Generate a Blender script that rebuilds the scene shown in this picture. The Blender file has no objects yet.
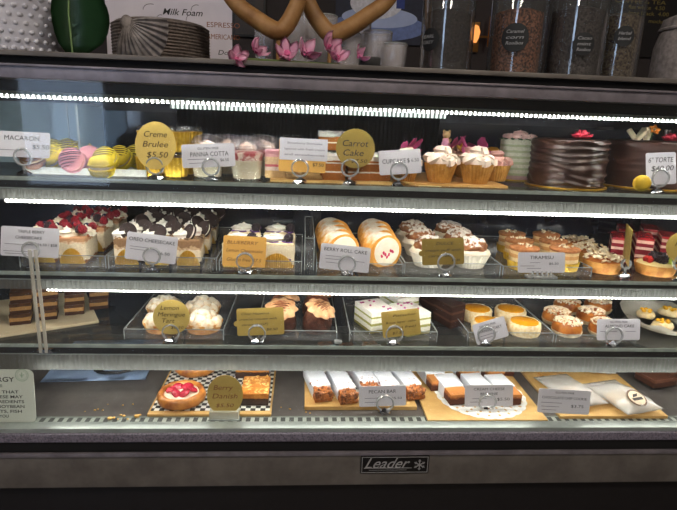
import bpy, bmesh, math, random
from mathutils import Vector, Matrix, Euler, noise
random.seed(7)
C = bpy.context.scene.collection
PI = math.pi
rad = math.radians
# ------------------------------------------------------------------ camera
ZC = 1.25
FPX = 528.0
YAW, PITCH, ROLL = rad(4.0), rad(14.3), rad(2.1)
Fw = Vector((math.sin(YAW)*math.cos(PITCH), math.cos(YAW)*math.cos(PITCH), -math.sin(PITCH)))
R0 = Vector((math.cos(YAW), -math.sin(YAW), 0))
U0 = R0.cross(Fw)
CR = R0*math.cos(ROLL) + U0*math.sin(ROLL)
CU = U0*math.cos(ROLL) - R0*math.sin(ROLL)
CO = Vector((0, 0, ZC))
def ray(px, py):
    return Fw + CR*((px-338.5)/FPX) - CU*((py-255)/FPX)
def at(px, py, Y):                       # the point at depth Y seen at a pixel
    d = ray(px, py); return CO + d*(Y/d.y)
def on(px, py, z):                       # the point at height z seen at a pixel
    d = ray(px, py); return CO + d*((z-ZC)/d.z)
def xat(px, Y, z):                       # X of the point at depth Y and height z in pixel column px
    lo, hi = -4.0, 4.0
    for _ in range(40):
        m = (lo+hi)/2
        v = Vector((m, Y, z)) - CO
        p = 338.5 + FPX*v.dot(CR)/v.dot(Fw)
        if p < px: lo = m
        else: hi = m
    return (lo+hi)/2
cam_d = bpy.data.cameras.new('camera'); cam = bpy.data.objects.new('camera', cam_d); C.objects.link(cam)
cam_d.sensor_fit = 'HORIZONTAL'; cam_d.sensor_width = 36; cam_d.lens = FPX/677*36
cam_d.clip_start = 0.05
mw = Matrix((CR, CU, -Fw)).transposed().to_4x4(); mw.translation = CO
cam.matrix_world = mw
bpy.context.scene.camera = cam
# ------------------------------------------------------------------ materials
def lin(c):
    r = []
    for v in c[:3]:
        v /= 255.0
        r.append(v/12.92 if v <= .04045 else ((v+.055)/1.055)**2.4)
    return (*r, 1)
_m = {}
def _new(name):
    m = bpy.data.materials.new(name); m.use_nodes = True
    nt = m.node_tree; b = nt.nodes['Principled BSDF']
    return m, nt, b
def _tc(nt, scale=None):
    t = nt.nodes.new('ShaderNodeTexCoord'); return t.outputs['Object']
def _noise(nt, co, scale, detail=4, rough=.6):
    n = nt.nodes.new('ShaderNodeTexNoise'); n.inputs['Scale'].default_value = scale
    n.inputs['Detail'].default_value = detail; n.inputs['Roughness'].default_value = rough
    nt.links.new(co, n.inputs['Vector']); return n.outputs['Fac']
def _ramp(nt, fac, stops, interp='LINEAR'):
    r = nt.nodes.new('ShaderNodeValToRGB'); r.color_ramp.interpolation = interp
    e = r.color_ramp.elements
    while len(e) < len(stops): e.new(.5)
    for i, (p, c) in enumerate(stops): e[i].position = p; e[i].color = c
    nt.links.new(fac, r.inputs['Fac']); return r.outputs['Color']
def _bump(nt, b, h, strength, dist=.002):
    n = nt.nodes.new('ShaderNodeBump'); n.inputs['Strength'].default_value = strength; n.inputs['Distance'].default_value = dist
    nt.links.new(h, n.inputs['Height']); nt.links.new(n.outputs['Normal'], b.inputs['Normal'])
def mat(name, col, rough=.6, col2=None, scale=60, lo=.35, hi=.65, bump=0, metal=0, spec=.4, sss=0, coat=0, bscale=None):
    if name in _m: return _m[name]
    m, nt, b = _new(name)
    b.inputs['Base Color'].default_value = lin(col); b.inputs['Roughness'].default_value = rough
    b.inputs['Metallic'].default_value = metal; b.inputs['Specular IOR Level'].default_value = spec
    b.inputs['Coat Weight'].default_value = coat
    if sss:
        b.inputs['Subsurface Weight'].default_value = sss; b.inputs['Subsurface Radius'].default_value = (.006, .004, .003)
        b.inputs['Subsurface Scale'].default_value = .5
    co = _tc(nt)
    if col2 is None:
        col2 = tuple(v*.88 for v in col)
    n = _noise(nt, co, scale)
    nt.links.new(_ramp(nt, n, [(lo, lin(col2)), (hi, lin(col))]), b.inputs['Base Color'])
    if bump: _bump(nt, b, _noise(nt, co, bscale or scale*2.2), bump)
    _m[name] = m; return m
def layered(name, stops, height, rough=.7, wob=.04, bump=.4, col_noise=True):
    """bands of colour along object z: stops = [(fraction from the bottom, colour)]"""
    if name in _m: return _m[name]
    m, nt, b = _new(name); b.inputs['Roughness'].default_value = rough
    b.inputs['Specular IOR Level'].default_value = .3
    co = _tc(nt); sp = nt.nodes.new('ShaderNodeSeparateXYZ'); nt.links.new(co, sp.inputs[0])
    n = _noise(nt, co, 90)
    d = nt.nodes.new('ShaderNodeMath'); d.operation = 'MULTIPLY_ADD'; d.inputs[1].default_value = 1/height; d.inputs[2].default_value = 0
    nt.links.new(sp.outputs['Z'], d.inputs[0])
    w = nt.nodes.new('ShaderNodeMath'); w.operation = 'MULTIPLY_ADD'; w.inputs[1].default_value = wob
    nt.links.new(n, w.inputs[0]); nt.links.new(d.outputs[0], w.inputs[2])
    s = [(max(0, p+wob*.5), lin(c)) for p, c in stops]
    col = _ramp(nt, w.outputs[0], s, 'CONSTANT')
    mx = nt.nodes.new('ShaderNodeMix'); mx.data_type = 'RGBA'; mx.blend_type = 'MULTIPLY'; mx.inputs['Factor'].default_value = .45
    g = _ramp(nt, _noise(nt, co, 260), [(.3, (.55, .5, .45, 1)), (.6, (1, 1, 1, 1))])
    nt.links.new(col, mx.inputs['A']); nt.links.new(g, mx.inputs['B'])
    nt.links.new(mx.outputs['Result'], b.inputs['Base Color'])
    _bump(nt, b, _noise(nt, co, 220), bump)
    _m[name] = m; return m
def topped(name, base, top, base2=None, nz=.45, soft=.25, nscale=140, namp=.6, rough=.75, bump=.5):
    """a dusting or browning that sits on upward faces"""
    if name in _m: return _m[name]
    m, nt, b = _new(name); b.inputs['Roughness'].default_value = rough; b.inputs['Specular IOR Level'].default_value = .3
    t = nt.nodes.new('ShaderNodeTexCoord'); co = t.outputs['Object']
    sp = nt.nodes.new('ShaderNodeSeparateXYZ'); nt.links.new(t.outputs['Normal'], sp.inputs[0])
    n = _noise(nt, co, nscale)
    a = nt.nodes.new('ShaderNodeMath'); a.operation = 'MULTIPLY_ADD'; a.inputs[1].default_value = namp
    nt.links.new(n, a.inputs[0]); nt.links.new(sp.outputs['Z'], a.inputs[2])
    f = nt.nodes.new('ShaderNodeMapRange'); f.inputs['From Min'].default_value = nz+namp*.5-soft; f.inputs['From Max'].default_value = nz+namp*.5+soft
    nt.links.new(a.outputs[0], f.inputs['Value'])
    base2 = base2 or tuple(v*.8 for v in base)
    bc = _ramp(nt, _noise(nt, co, 70), [(.35, lin(base2)), (.65, lin(base))])
    mx = nt.nodes.new('ShaderNodeMix'); mx.data_type = 'RGBA'
    nt.links.new(f.outputs[0], mx.inputs['Factor']); nt.links.new(bc, mx.inputs['A']); mx.inputs['B'].default_value = lin(top)
    nt.links.new(mx.outputs['Result'], b.inputs['Base Color'])
    _bump(nt, b, _noise(nt, co, nscale*1.6), bump)
    _m[name] = m; return m
def clear(name, tint=(1, 1, 1), refl=.12, haze=0, hcol=(230, 235, 235), rough=.03, edge=.5):
    """thin clear sheet: transmits, mirrors a little at grazing angles, optionally hazy"""
    if name in _m: return _m[name]
    m = bpy.data.materials.new(name); m.use_nodes = True; nt = m.node_tree
    nt.nodes.remove(nt.nodes['Principled BSDF']); out = nt.nodes['Material Output']
    tr = nt.nodes.new('ShaderNodeBsdfTransparent'); tr.inputs[0].default_value = (*tint, 1)
    gl = nt.nodes.new('ShaderNodeBsdfGlossy'); gl.inputs['Roughness'].default_value = rough
    lw = nt.nodes.new('ShaderNodeLayerWeight'); lw.inputs['Blend'].default_value = .5
    mp = nt.nodes.new('ShaderNodeMapRange'); mp.inputs['From Min'].default_value = 0; mp.inputs['From Max'].default_value = 1
    mp.inputs['To Min'].default_value = refl*.3; mp.inputs['To Max'].default_value = min(1, refl+edge*.5)
    pw = nt.nodes.new('ShaderNodeMath'); pw.operation = 'POWER'; pw.inputs[1].default_value = 2.5
    nt.links.new(lw.outputs['Facing'], pw.inputs[0]); nt.links.new(pw.outputs[0], mp.inputs['Value'])
    mx = nt.nodes.new('ShaderNodeMixShader'); nt.links.new(mp.outputs[0], mx.inputs[0])
    nt.links.new(tr.outputs[0], mx.inputs[1]); nt.links.new(gl.outputs[0], mx.inputs[2])
    res = mx.outputs[0]
    n = _noise(nt, _tc(nt), 30)
    if haze:
        df = nt.nodes.new('ShaderNodeBsdfDiffuse'); df.inputs[0].default_value = lin(hcol)
        hz = nt.nodes.new('ShaderNodeMath'); hz.operation = 'MULTIPLY_ADD'; hz.inputs[1].default_value = haze*.4; hz.inputs[2].default_value = haze*.8
        nt.links.new(n, hz.inputs[0])
        m2 = nt.nodes.new('ShaderNodeMixShader'); nt.links.new(hz.outputs[0], m2.inputs[0])
        nt.links.new(res, m2.inputs[1]); nt.links.new(df.outputs[0], m2.inputs[2]); res = m2.outputs[0]
    nt.links.new(res, out.inputs['Surface'])
    _m[name] = m; return m
def glow(name, col, strength, pitch=None, low=.3, f0=-.6, f1=.8):
    if name in _m: return _m[name]
    m = bpy.data.materials.new(name); m.use_nodes = True; nt = m.node_tree
    nt.nodes.remove(nt.nodes['Principled BSDF']); out = nt.nodes['Material Output']
    em = nt.nodes.new('ShaderNodeEmission'); em.inputs[0].default_value = lin(col); em.inputs[1].default_value = strength
    if pitch:                                     # single diodes along the strip
        co = _tc(nt); sp = nt.nodes.new('ShaderNodeSeparateXYZ'); nt.links.new(co, sp.inputs[0])
        k = nt.nodes.new('ShaderNodeMath'); k.operation = 'MULTIPLY'; k.inputs[1].default_value = 2*PI/pitch; nt.links.new(sp.outputs['X'], k.inputs[0])
        s = nt.nodes.new('ShaderNodeMath'); s.operation = 'SINE'; nt.links.new(k.outputs[0], s.inputs[0])
        r = nt.nodes.new('ShaderNodeMapRange'); r.inputs['From Min'].default_value = f0; r.inputs['From Max'].default_value = f1
        r.inputs['To Min'].default_value = strength*low; r.inputs['To Max'].default_value = strength*1.5
        nt.links.new(s.outputs[0], r.inputs['Value']); nt.links.new(r.outputs[0], em.inputs[1])
    nt.links.new(em.outputs[0], out.inputs['Surface'])
    _m[name] = m; return m
# ------------------------------------------------------------------ mesh helpers
def T(x=0, y=0, z=0, rx=0, ry=0, rz=0, s=1):
    sc = Matrix.Diagonal((*((s, s, s) if not hasattr(s, '__len__') else s), 1))
    return Matrix.Translation((x, y, z)) @ Euler((rx, ry, rz)).to_matrix().to_4x4() @ sc
def merge(dst, src, M=None):
    me = bpy.data.meshes.new('tmp'); src.to_mesh(me)
    if M is not None: me.transform(M)
    dst.from_mesh(me); bpy.data.meshes.remove(me); src.free(); return dst
def box(sx, sy, sz, bev=0, segs=2, M=None, base=True):
    bm = bmesh.new(); bmesh.ops.create_cube(bm, size=1)
    for v in bm.verts: v.co = Vector((v.co.x*sx, v.co.y*sy, (v.co.z+(.5 if base else 0))*sz))
    if bev: bmesh.ops.bevel(bm, geom=bm.edges[:], offset=bev, segments=segs, profile=.7, affect='EDGES')
    if M is not None: bm.transform(M)
    return bm
def lump(bm, amp, scale, seed=0, keep_base=True):
    off = Vector((seed*3.1, seed*1.7, seed*.9)); bm.normal_update()
    for v in bm.verts:
        n = noise.noise(v.co*scale+off)
        if keep_base and v.co.z < 1e-4: continue
        v.co += v.normal*(n*amp)
    return bm
def subbox(sx, sy, sz, bev=.002, cuts=8, amp=.001, scale=120, seed=0):
    bm = box(sx, sy, sz, bev)
    bmesh.ops.subdivide_edges(bm, edges=[e for e in bm.edges if e.calc_length() > min(sx, sy, sz)*.4], cuts=cuts, use_grid_fill=True)
    return lump(bm, amp, scale, seed)
def lathe(prof, seg=36, n=0, amp=0, zr=None, tip=None):
    """profile [(r, z)] turned about z; n flutes of relative depth amp between heights zr"""
    bm = bmesh.new(); rings = []
    for r, z in prof:
        if r < 1e-6: rings.append([bm.verts.new((0, 0, z))]); continue
        ring = []
        for k in range(seg):
            a = 2*PI*k/seg; rr = r
            if n and (zr is None or zr[0] <= z <= zr[1]): rr = r*(1+amp*math.cos(n*a))
            ring.append(bm.verts.new((rr*math.cos(a), rr*math.sin(a), z)))
        rings.append(ring)
    for A, B in zip(rings, rings[1:]):
        if len(A) == 1 and len(B) == 1: continue
        for k in range(seg):
            j = (k+1) % seg
            if len(A) == 1: bm.faces.new((A[0], B[j], B[k]))
            elif len(B) == 1: bm.faces.new((A[k], A[j], B[0]))
            else: bm.faces.new((A[k], A[j], B[j], B[k]))
    if len(rings[0]) > 1: bm.faces.new(rings[0][::-1])
    if len(rings[-1]) > 1: bm.faces.new(rings[-1])
    bmesh.ops.recalc_face_normals(bm, faces=bm.faces[:]); return bm
def blob(rx, ry, rz, amp=0, scale=50, seed=0, sub=3, flat=None):
    bm = bmesh.new(); bmesh.ops.create_icosphere(bm, subdivisions=sub, radius=1)
    off = Vector((seed*2.3, seed*.7, seed*1.9))
    for v in bm.verts:
        d = v.co.normalized(); p = Vector((d.x*rx, d.y*ry, d.z*rz))
        p += d*(noise.noise(p*scale+off)*amp)
        if flat is not None and p.z < flat: p.z = flat
        v.co = p
    return bm
def tube(path, rads, seg=10, lobes=0, lamp=.2, closed=False):
    pts = [Vector(p) for p in path]; n = len(pts)
    if not hasattr(rads, '__len__'): rads = [rads]*n
    bm = bmesh.new(); rings = []; up = Vector((.13, .21, .97))
    for i, p in enumerate(pts):
        if closed: t = (pts[(i+1) % n]-pts[i-1])
        else: t = pts[min(i+1, n-1)]-pts[max(i-1, 0)]
        t.normalize(); a = t.cross(up)
        if a.length < 1e-4: a = t.cross(Vector((1, 0, 0)))
        a.normalize(); b = t.cross(a)
        ring = []
        for k in range(seg):
            th = 2*PI*k/seg; r = rads[i]*(1+(lamp*math.cos(lobes*th) if lobes else 0))
            ring.append(bm.verts.new(p+a*(r*math.cos(th))+b*(r*math.sin(th))))
        rings.append(ring)
    m = n if closed else n-1
    for i in range(m):
        A, B = rings[i], rings[(i+1) % n]
        for k in range(seg):
            j = (k+1) % seg; bm.faces.new((A[k], A[j], B[j], B[k]))
    if not closed: bm.faces.new(rings[0][::-1]); bm.faces.new(rings[-1])
    bmesh.ops.recalc_face_normals(bm, faces=bm.faces[:]); return bm
def prism(poly, z0, z1, bev=0):
    bm = bmesh.new(); lo = [bm.verts.new((x, y, z0)) for x, y in poly]; hi = [bm.verts.new((x, y, z1)) for x, y in poly]
    n = len(poly); bm.faces.new(lo[::-1]); bm.faces.new(hi)
    for i in range(n): j = (i+1) % n; bm.faces.new((lo[i], lo[j], hi[j], hi[i]))
    bmesh.ops.recalc_face_normals(bm, faces=bm.faces[:])
    if bev: bmesh.ops.bevel(bm, geom=bm.edges[:], offset=bev, segments=2, affect='EDGES')
    return bm
def swirl(r, h, turns=2.6, tr=None, lobes=7, steps=54):
    """piped frosting: a ridged rope coiling inwards and upwards"""
    tr = tr or r*.42; path = []; rr = []
    for i in range(steps):
        t = i/(steps-1); a = turns*2*PI*t; q = (r-tr*.8)*(1-t)**.8
        path.append((q*math.cos(a), q*math.sin(a), tr*.7+(h-tr)*t**1.05)); rr.append(tr*(1-.65*t))
    path.append((0, 0, h+tr*.25)); rr.append(.0006)
    bm = tube(path, rr, 14, lobes, .16)
    c = lathe([(r*.75, 0), (r*.6, h*.45), (r*.25, h*.8), (0, h*.95)], 20)
    return merge(bm, c)
_mesh = {}
def mesh(bm, name, smooth=35):
    me = bpy.data.meshes.new(name); bm.to_mesh(me); bm.free()
    if smooth:
        for p in me.polygons: p.use_smooth = True
        if smooth < 180: me.set_sharp_from_angle(angle=rad(smooth))
    return me
def cached(key, fn, smooth=35):
    if key not in _mesh: _mesh[key] = mesh(fn(), key, smooth)
    return _mesh[key]
# ------------------------------------------------------------------ objects
def part(name, shape, m, parent=None, loc=(0, 0, 0), rot=(0, 0, 0), s=1, smooth=35, label=None, kind=None):
    me = shape if isinstance(shape, bpy.types.Mesh) else mesh(shape, name, smooth)
    if m and not me.materials: me.materials.append(m)
    o = bpy.data.objects.new(name, me); C.objects.link(o)
    if m and me.materials[0] != m:
        o.material_slots[0].link = 'OBJECT'; o.material_slots[0].material = m
    o.location = loc; o.rotation_euler = rot; o.scale = (s, s, s) if not hasattr(s, '__len__') else s
    if parent: o.parent = parent
    if label: o['label'] = label
    if kind: o['kind'] = kind
    return o
def tag(o, label, cat, group=None, kind=None):
    if label: o['label'] = label; o['category'] = cat
    if group: o['group'] = group
    if kind: o['kind'] = kind
    return o
def thing(name, label, cat, loc=(0, 0, 0), rot=0, group=None):
    o = bpy.data.objects.new(name, None); C.objects.link(o); o.empty_display_size = .03
    o.location = loc; o.rotation_euler = rot if hasattr(rot, '__len__') else (0, 0, rot)
    return tag(o, label, cat, group)
_texts = []
def text(s, w, h, m, parent, loc, rot=(PI/2, 0, 0), shear=0, bold=0, name='lettering', align='CENTER'):
    """lettering fitted into width w and line height h"""
    cu = bpy.data.curves.new(name, 'FONT'); cu.body = s; cu.size = h; cu.shear = shear; cu.offset = bold*h
    cu.align_x = align; cu.align_y = 'CENTER'; cu.extrude = .0001; cu.resolution_u = 3
    cu.materials.append(m)
    o = bpy.data.objects.new('outline', cu); C.objects.link(o); o.parent = parent; o.location = loc; o.rotation_euler = rot
    _texts.append((o, w)); return o
def fit_texts():
    bpy.context.view_layer.update()
    dg = bpy.context.evaluated_depsgraph_get()
    for o, w in _texts:                       # outlines become plain meshes, fitted to their width
        me = bpy.data.meshes.new_from_object(o.evaluated_get(dg))
        xs = [v.co.x for v in me.vertices]
        if w and xs and max(xs)-min(xs) > 1e-6:
            k = w/(max(xs)-min(xs)); c = (max(xs)+min(xs))/2
            for v in me.vertices: v.co.x = (v.co.x-c)*k
        if not me.materials: me.materials.append(o.data.materials[0])
        n = bpy.data.objects.new('lettering', me); C.objects.link(n)
        n.parent = o.parent; n.location = o.location; n.rotation_euler = o.rotation_euler
        cu = o.data; bpy.data.objects.remove(o); bpy.data.curves.remove(cu)
# ------------------------------------------------------------------ palette
steel = mat('brushed steel', (136, 131, 138), .42, (112, 107, 114), 25, metal=.45, bump=.05)
steel_dark = mat('worn steel', (112, 107, 102), .45, (92, 87, 83), 14, metal=.35, bump=.06)
speck = mat('speckled bumper', (118, 113, 126), .4, (76, 72, 82), 260, .36, .6, bump=.2)
black = mat('black plastic', (14, 14, 16), .45)
blackm = mat('black recess', (8, 8, 9), .7)
deckm = mat('deck metal', (104, 100, 97), .38, (88, 84, 82), 18, metal=.25)
alu = mat('aluminium channel', (150, 158, 154), .3, (134, 142, 138), 20, metal=.35)
glassf = clear('front pane glass', (.98, .985, .98), .065, .006, edge=.2)
glass_s = clear('shelf glass', (.94, .96, .955), .10, .025, (180, 186, 184), edge=.6)
glass_e = mat('shelf glass edge', (166, 178, 172), .15, (140, 152, 147), 30, spec=.8)
acry = clear('clear acrylic', (.94, .95, .95), .10, .05, (200, 210, 215), edge=.5)
acry_thin = clear('thin clear plastic', (.97, .97, .97), .08, .04, (230, 235, 240), edge=.6)
acry_edge = mat('acrylic edge', (165, 172, 172), .2, spec=.7)
ledm = glow('white diodes', (252, 249, 240), 24, .0085, .10)
ledd = glow('spaced diodes', (250, 250, 242), 66, .0095, .006, .45, .95)
# ------------------------------------------------------------------ room
def plane_box(name, x0, x1, y0, y1, z0, z1, m, kind='structure'):
    o = part(name, box(x1-x0, y1-y0, z1-z0), m, None, ((x0+x1)/2, (y0+y1)/2, z0)); o['kind'] = kind; return o
wallm = mat('dark wall paint', (62, 56, 56), .8, (50, 45, 46), 3)
plane_box('floor', -3, 3, -3.6, 2.5, -.1, 0, mat('floor tiles', (88, 82, 78), .5, (74, 70, 66), 6))
plane_box('ceiling', -3, 3, -3.6, 2.5, 2.9, 3.0, mat('ceiling paint', (190, 188, 184), .9))
plane_box('wall_back', -3, 3, 2.4, 2.5, 0, 2.9, wallm)
plane_box('wall_left', -3.1, -3, -3.6, 2.5, 0, 2.9, mat('side wall paint', (96, 92, 90), .9))
plane_box('wall_right', 3, 3.1, -3.6, 2.5, 0, 2.9, mat('side wall paint', (96, 92, 90), .9))
# street side: one tall opening onto daylight
fw = mat('front wall paint', (90, 86, 84), .9)
bm = bmesh.new()
for x0, x1, z0, z1 in ((-3, 3, 0, .5), (-3, 3, 2.5, 2.9), (-3, -2.85, .5, 2.5), (-2.0, 3, .5, 2.5)):
    merge(bm, box(x1-x0, .1, z1-z0, M=T((x0+x1)/2, -3.65, z0)))
part('wall_front', bm, fw)['kind'] = 'structure'
# ------------------------------------------------------------------ display case
XL, XR = -.98, 1.02
XM, XW = (XL+XR)/2, XR-XL
def zc(py, Y): return at(338.5, py, Y).z
case = thing('display_case', 'long stainless steel refrigerated bakery display case with glass front', 'display case', (XM, 1.25, 0))
def cpart(name, y0, y1, z0, z1, m, parent=case, bev=.001, dx=0, label=None):
    return part(name, box(XW-dx, y1-y0, z1-z0, bev), m, parent, (0, (y0+y1)/2-1.25, z0), label=label)
ztop = zc(64, .985); zlip = zc(69, .985); zh1 = zc(77, .985); zh0 = zc(91, .985)
cpart('top_panel', .985, 1.52, zlip, ztop, steel_dark, bev=.002)
cpart('shadow_gap', 1.0, 1.5, zh1-.001, zlip+.001, blackm, bev=0, dx=.01)
o = cpart('header_rail', .985, 1.03, zh0, zh1, steel, bev=.003)
cpart('header_lip', .981, .9845, zh1-.004, zh1, steel)
zcan = zc(103.5, 1.05)
cpart('canopy', 1.03, 1.5, zcan, zh1-.002, black, bev=0, dx=.01)
zl1 = zc(107, 1.06); zl0 = zc(109.6, 1.06)
DY = -1.25
SHZ1 = zc(185, 1.06)
# light channel under the canopy
ch = cpart('light_channel', 1.045, 1.085, zl1, zcan, mat('pale light housing', (196, 200, 186), .45), bev=.002)
part('led_strip', box(XW-.02, .012, zl1-zl0, .002), ledd, ch, (0, .006, -(zl1-zl0)), label='glowing white diode strip')
gl = cpart('front_glass', .986, .991, zc(428, .99), zh0+.004, glassf, bev=0, dx=.01, label='clear front pane')
zdeck = ZC-.628
# deck with its slotted air grille
cpart('deck', .99, 1.49, zdeck-.012, zdeck, deckm, bev=0, dx=.01)
bm = bmesh.new()
grille_y0, grille_y1 = 1.004, 1.030
n = 108; p = XW/n
for k in range(n):
    merge(bm, box(p*.46, grille_y1-grille_y0-.008, .0003, M=T(-XW/2+p*(k+.5), (grille_y0+grille_y1)/2+DY, zdeck)))
gr = part('air_grille', bm, mat('grille bars', (176, 184, 176), .35, metal=.3), case, label='slotted air grille')
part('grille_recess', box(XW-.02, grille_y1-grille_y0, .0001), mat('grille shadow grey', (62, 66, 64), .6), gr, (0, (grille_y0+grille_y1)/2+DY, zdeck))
for y in (grille_y0-.002, grille_y1-.002):
    part('grille_rim', box(XW-.02, .005, .0003), mat('grille rim', (140, 150, 144), .35, metal=.5), gr, (0, y+DY, zdeck))
cpart('glass_channel', .972, .999, zc(432, .98), zc(426, .98), alu, bev=.003, label='bright metal channel that holds the front pane')
cpart('bumper_strip', .965, .9985, zc(440, .97), zc(432.5, .97), speck, bev=.002, label='dark speckled bumper strip')
cpart('lower_gap', .9715, 1.45, zc(456, .97), zc(440.2, .97), blackm, bev=0)
cpart('panel_lip', .962, .9675, zc(455, .965), zc(451.3, .965), steel, bev=.0015)
cpart('base_panel', .9665, .9712, zc(484.5, .968), zc(455, .968), steel_dark, bev=.002)
cpart('cabinet_body', 1.0, 1.49, .10, zdeck-.0125, black, bev=0, dx=.02)
cpart('kick_panel', .985, .999, .10, zc(484.5, .985)+.004, mat('dark machine panel', (24, 22, 24), .35), bev=.002)
for sx in (-1, 1):
    for y in (1.05, 1.42):
        part('foot', lathe([(.028, 0), (.03, .01), (.018, .02), (.018, .105)], 20), steel, case, (sx*(XW/2-.12), y+DY, 0))
# end panels and sliding rear doors
for sx, nm in ((-1, 'end_panel'), (1, 'end_panel')):
    part(nm, box(.02, .52, ztop-.62, .001), mat('end panel grey', (78, 80, 88), .4), case, (sx*(XW/2-.004), 1.25+DY, .61))
doorm = mat('dark door glass', (44, 47, 60), .1, (36, 39, 52), 4, spec=.9)
for i, (x0, x1, yy) in enumerate(((XL+.02, XM+.03, 1.478), (XM-.03, XR-.02, 1.492))):
    d = part('sliding_door', box(x1-x0, .006, zcan-zdeck-.001), doorm, case, ((x0+x1)/2-XM, yy+DY, zdeck))
    fr = bmesh.new(); h = zcan-zdeck-.002; w = x1-x0
    for a, b, cx, cz in ((.03, h, -w/2+.015, 0), (.03, h, w/2-.015, 0), (w, .025, 0, 0), (w, .025, 0, h-.025)):
        merge(fr, box(a, .009, b, M=T(cx, -.001, cz)))
    part('door_frame', fr, mat('door frame metal', (70, 72, 80), .4, metal=.6), d)
hx = xat(604, 1.47, zc(120, 1.47))-XM
hd = part('door_handle', box(.045, .012, .008, .003), steel, case, (hx, 1.466+DY, zc(120, 1.47)))
# ribbed metal panel added so its flutes mirror the diodes as ticks
rx0, rx1 = xat(178, 1.46, SHZ1), xat(436, 1.46, SHZ1); nrib = int((rx1-rx0)/.0115); bm = bmesh.new(); cols = []
for k in range(nrib*8+1):
    x = rx0+(rx1-rx0)*k/(nrib*8); y = -.0042*abs(math.sin(PI*k/8))
    cols.append((bm.verts.new((x, y, 0)), bm.verts.new((x, y, zcan-SHZ1-.01))))
for A, B in zip(cols, cols[1:]): bm.faces.new((A[0], B[0], B[1], A[1]))
bmesh.ops.solidify(bm, geom=bm.faces[:], thickness=.001)
part('added_ribbed_panel', bm, mat('tick mirroring panel', (150, 154, 168), .34, (136, 140, 154), 8, metal=.85), case, (-XM, 1.466+DY, SHZ1), smooth=180, label='ribbed grey panel added to mirror the diodes as ticks')
tick_m = glow('added glow ticks', (226, 240, 232), 1.5, .0115, .16)  # glow strip added in place of diode ticks reflected at the back
part('reflected_ticks_strip', box(rx1-rx0+.02, .014, .016, .002), tick_m, case, ((rx0+rx1)/2-XM, 1.445+DY, zcan-.0165), label='glowing strip added in place of reflected diode ticks')
# nameplate
a = at(361, 455.5, .965); b_ = at(428, 472.5, .965)
pw, ph = b_.x-a.x, a.z-b_.z
npz = (a.z+b_.z)/2
np_ = part('nameplate', box(pw, .003, ph, .0012, M=T(0, 0, -ph/2)), mat('nameplate black', (12, 12, 14), .3), case, ((a.x+b_.x)/2-XM, .9645+DY, npz), label='black maker plate with silver script')
silver = mat('silver print', (170, 170, 172), .35, metal=.3)
rim = bmesh.new()
for sx, sz, cx, cz in ((pw-.004, .0012, 0, ph/2-.003), (pw-.004, .0012, 0, -ph/2+.003), (.0012, ph-.006, pw/2-.003, 0), (.0012, ph-.006, -pw/2+.003, 0)):
    merge(rim, box(sx, .0006, sz, M=T(cx, -.0017, cz-sz/2)))
text('Leader', pw*.66, ph*.84, silver, np_, (-pw*.11, -.0018, ph*.06), shear=.5, bold=.004)
rl = bmesh.new()
merge(rl, box(pw*.7, .0006, .0011, M=T(-pw*.1, -.0017, -ph*.2)))
merge(rl, box(pw*.55, .0006, .0006, M=T(-pw*.1, -.0017, -ph*.31)))
part('underline', rl, silver, np_)
sf = bmesh.new()
for k in range(6):
    a_ = k*PI/3
    M_ = T(pw*.36, -.0017, -ph*.02) @ Matrix.Rotation(a_, 4, 'Y')
    merge(sf, box(.0022, .0006, ph*.30, M=M_))
    merge(sf, box(.006, .0006, .0016, M=M_ @ T(0, 0, ph*.2)))
part('snowflake', sf, silver, np_)
part('plate_rim', rim, silver, np_)
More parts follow.
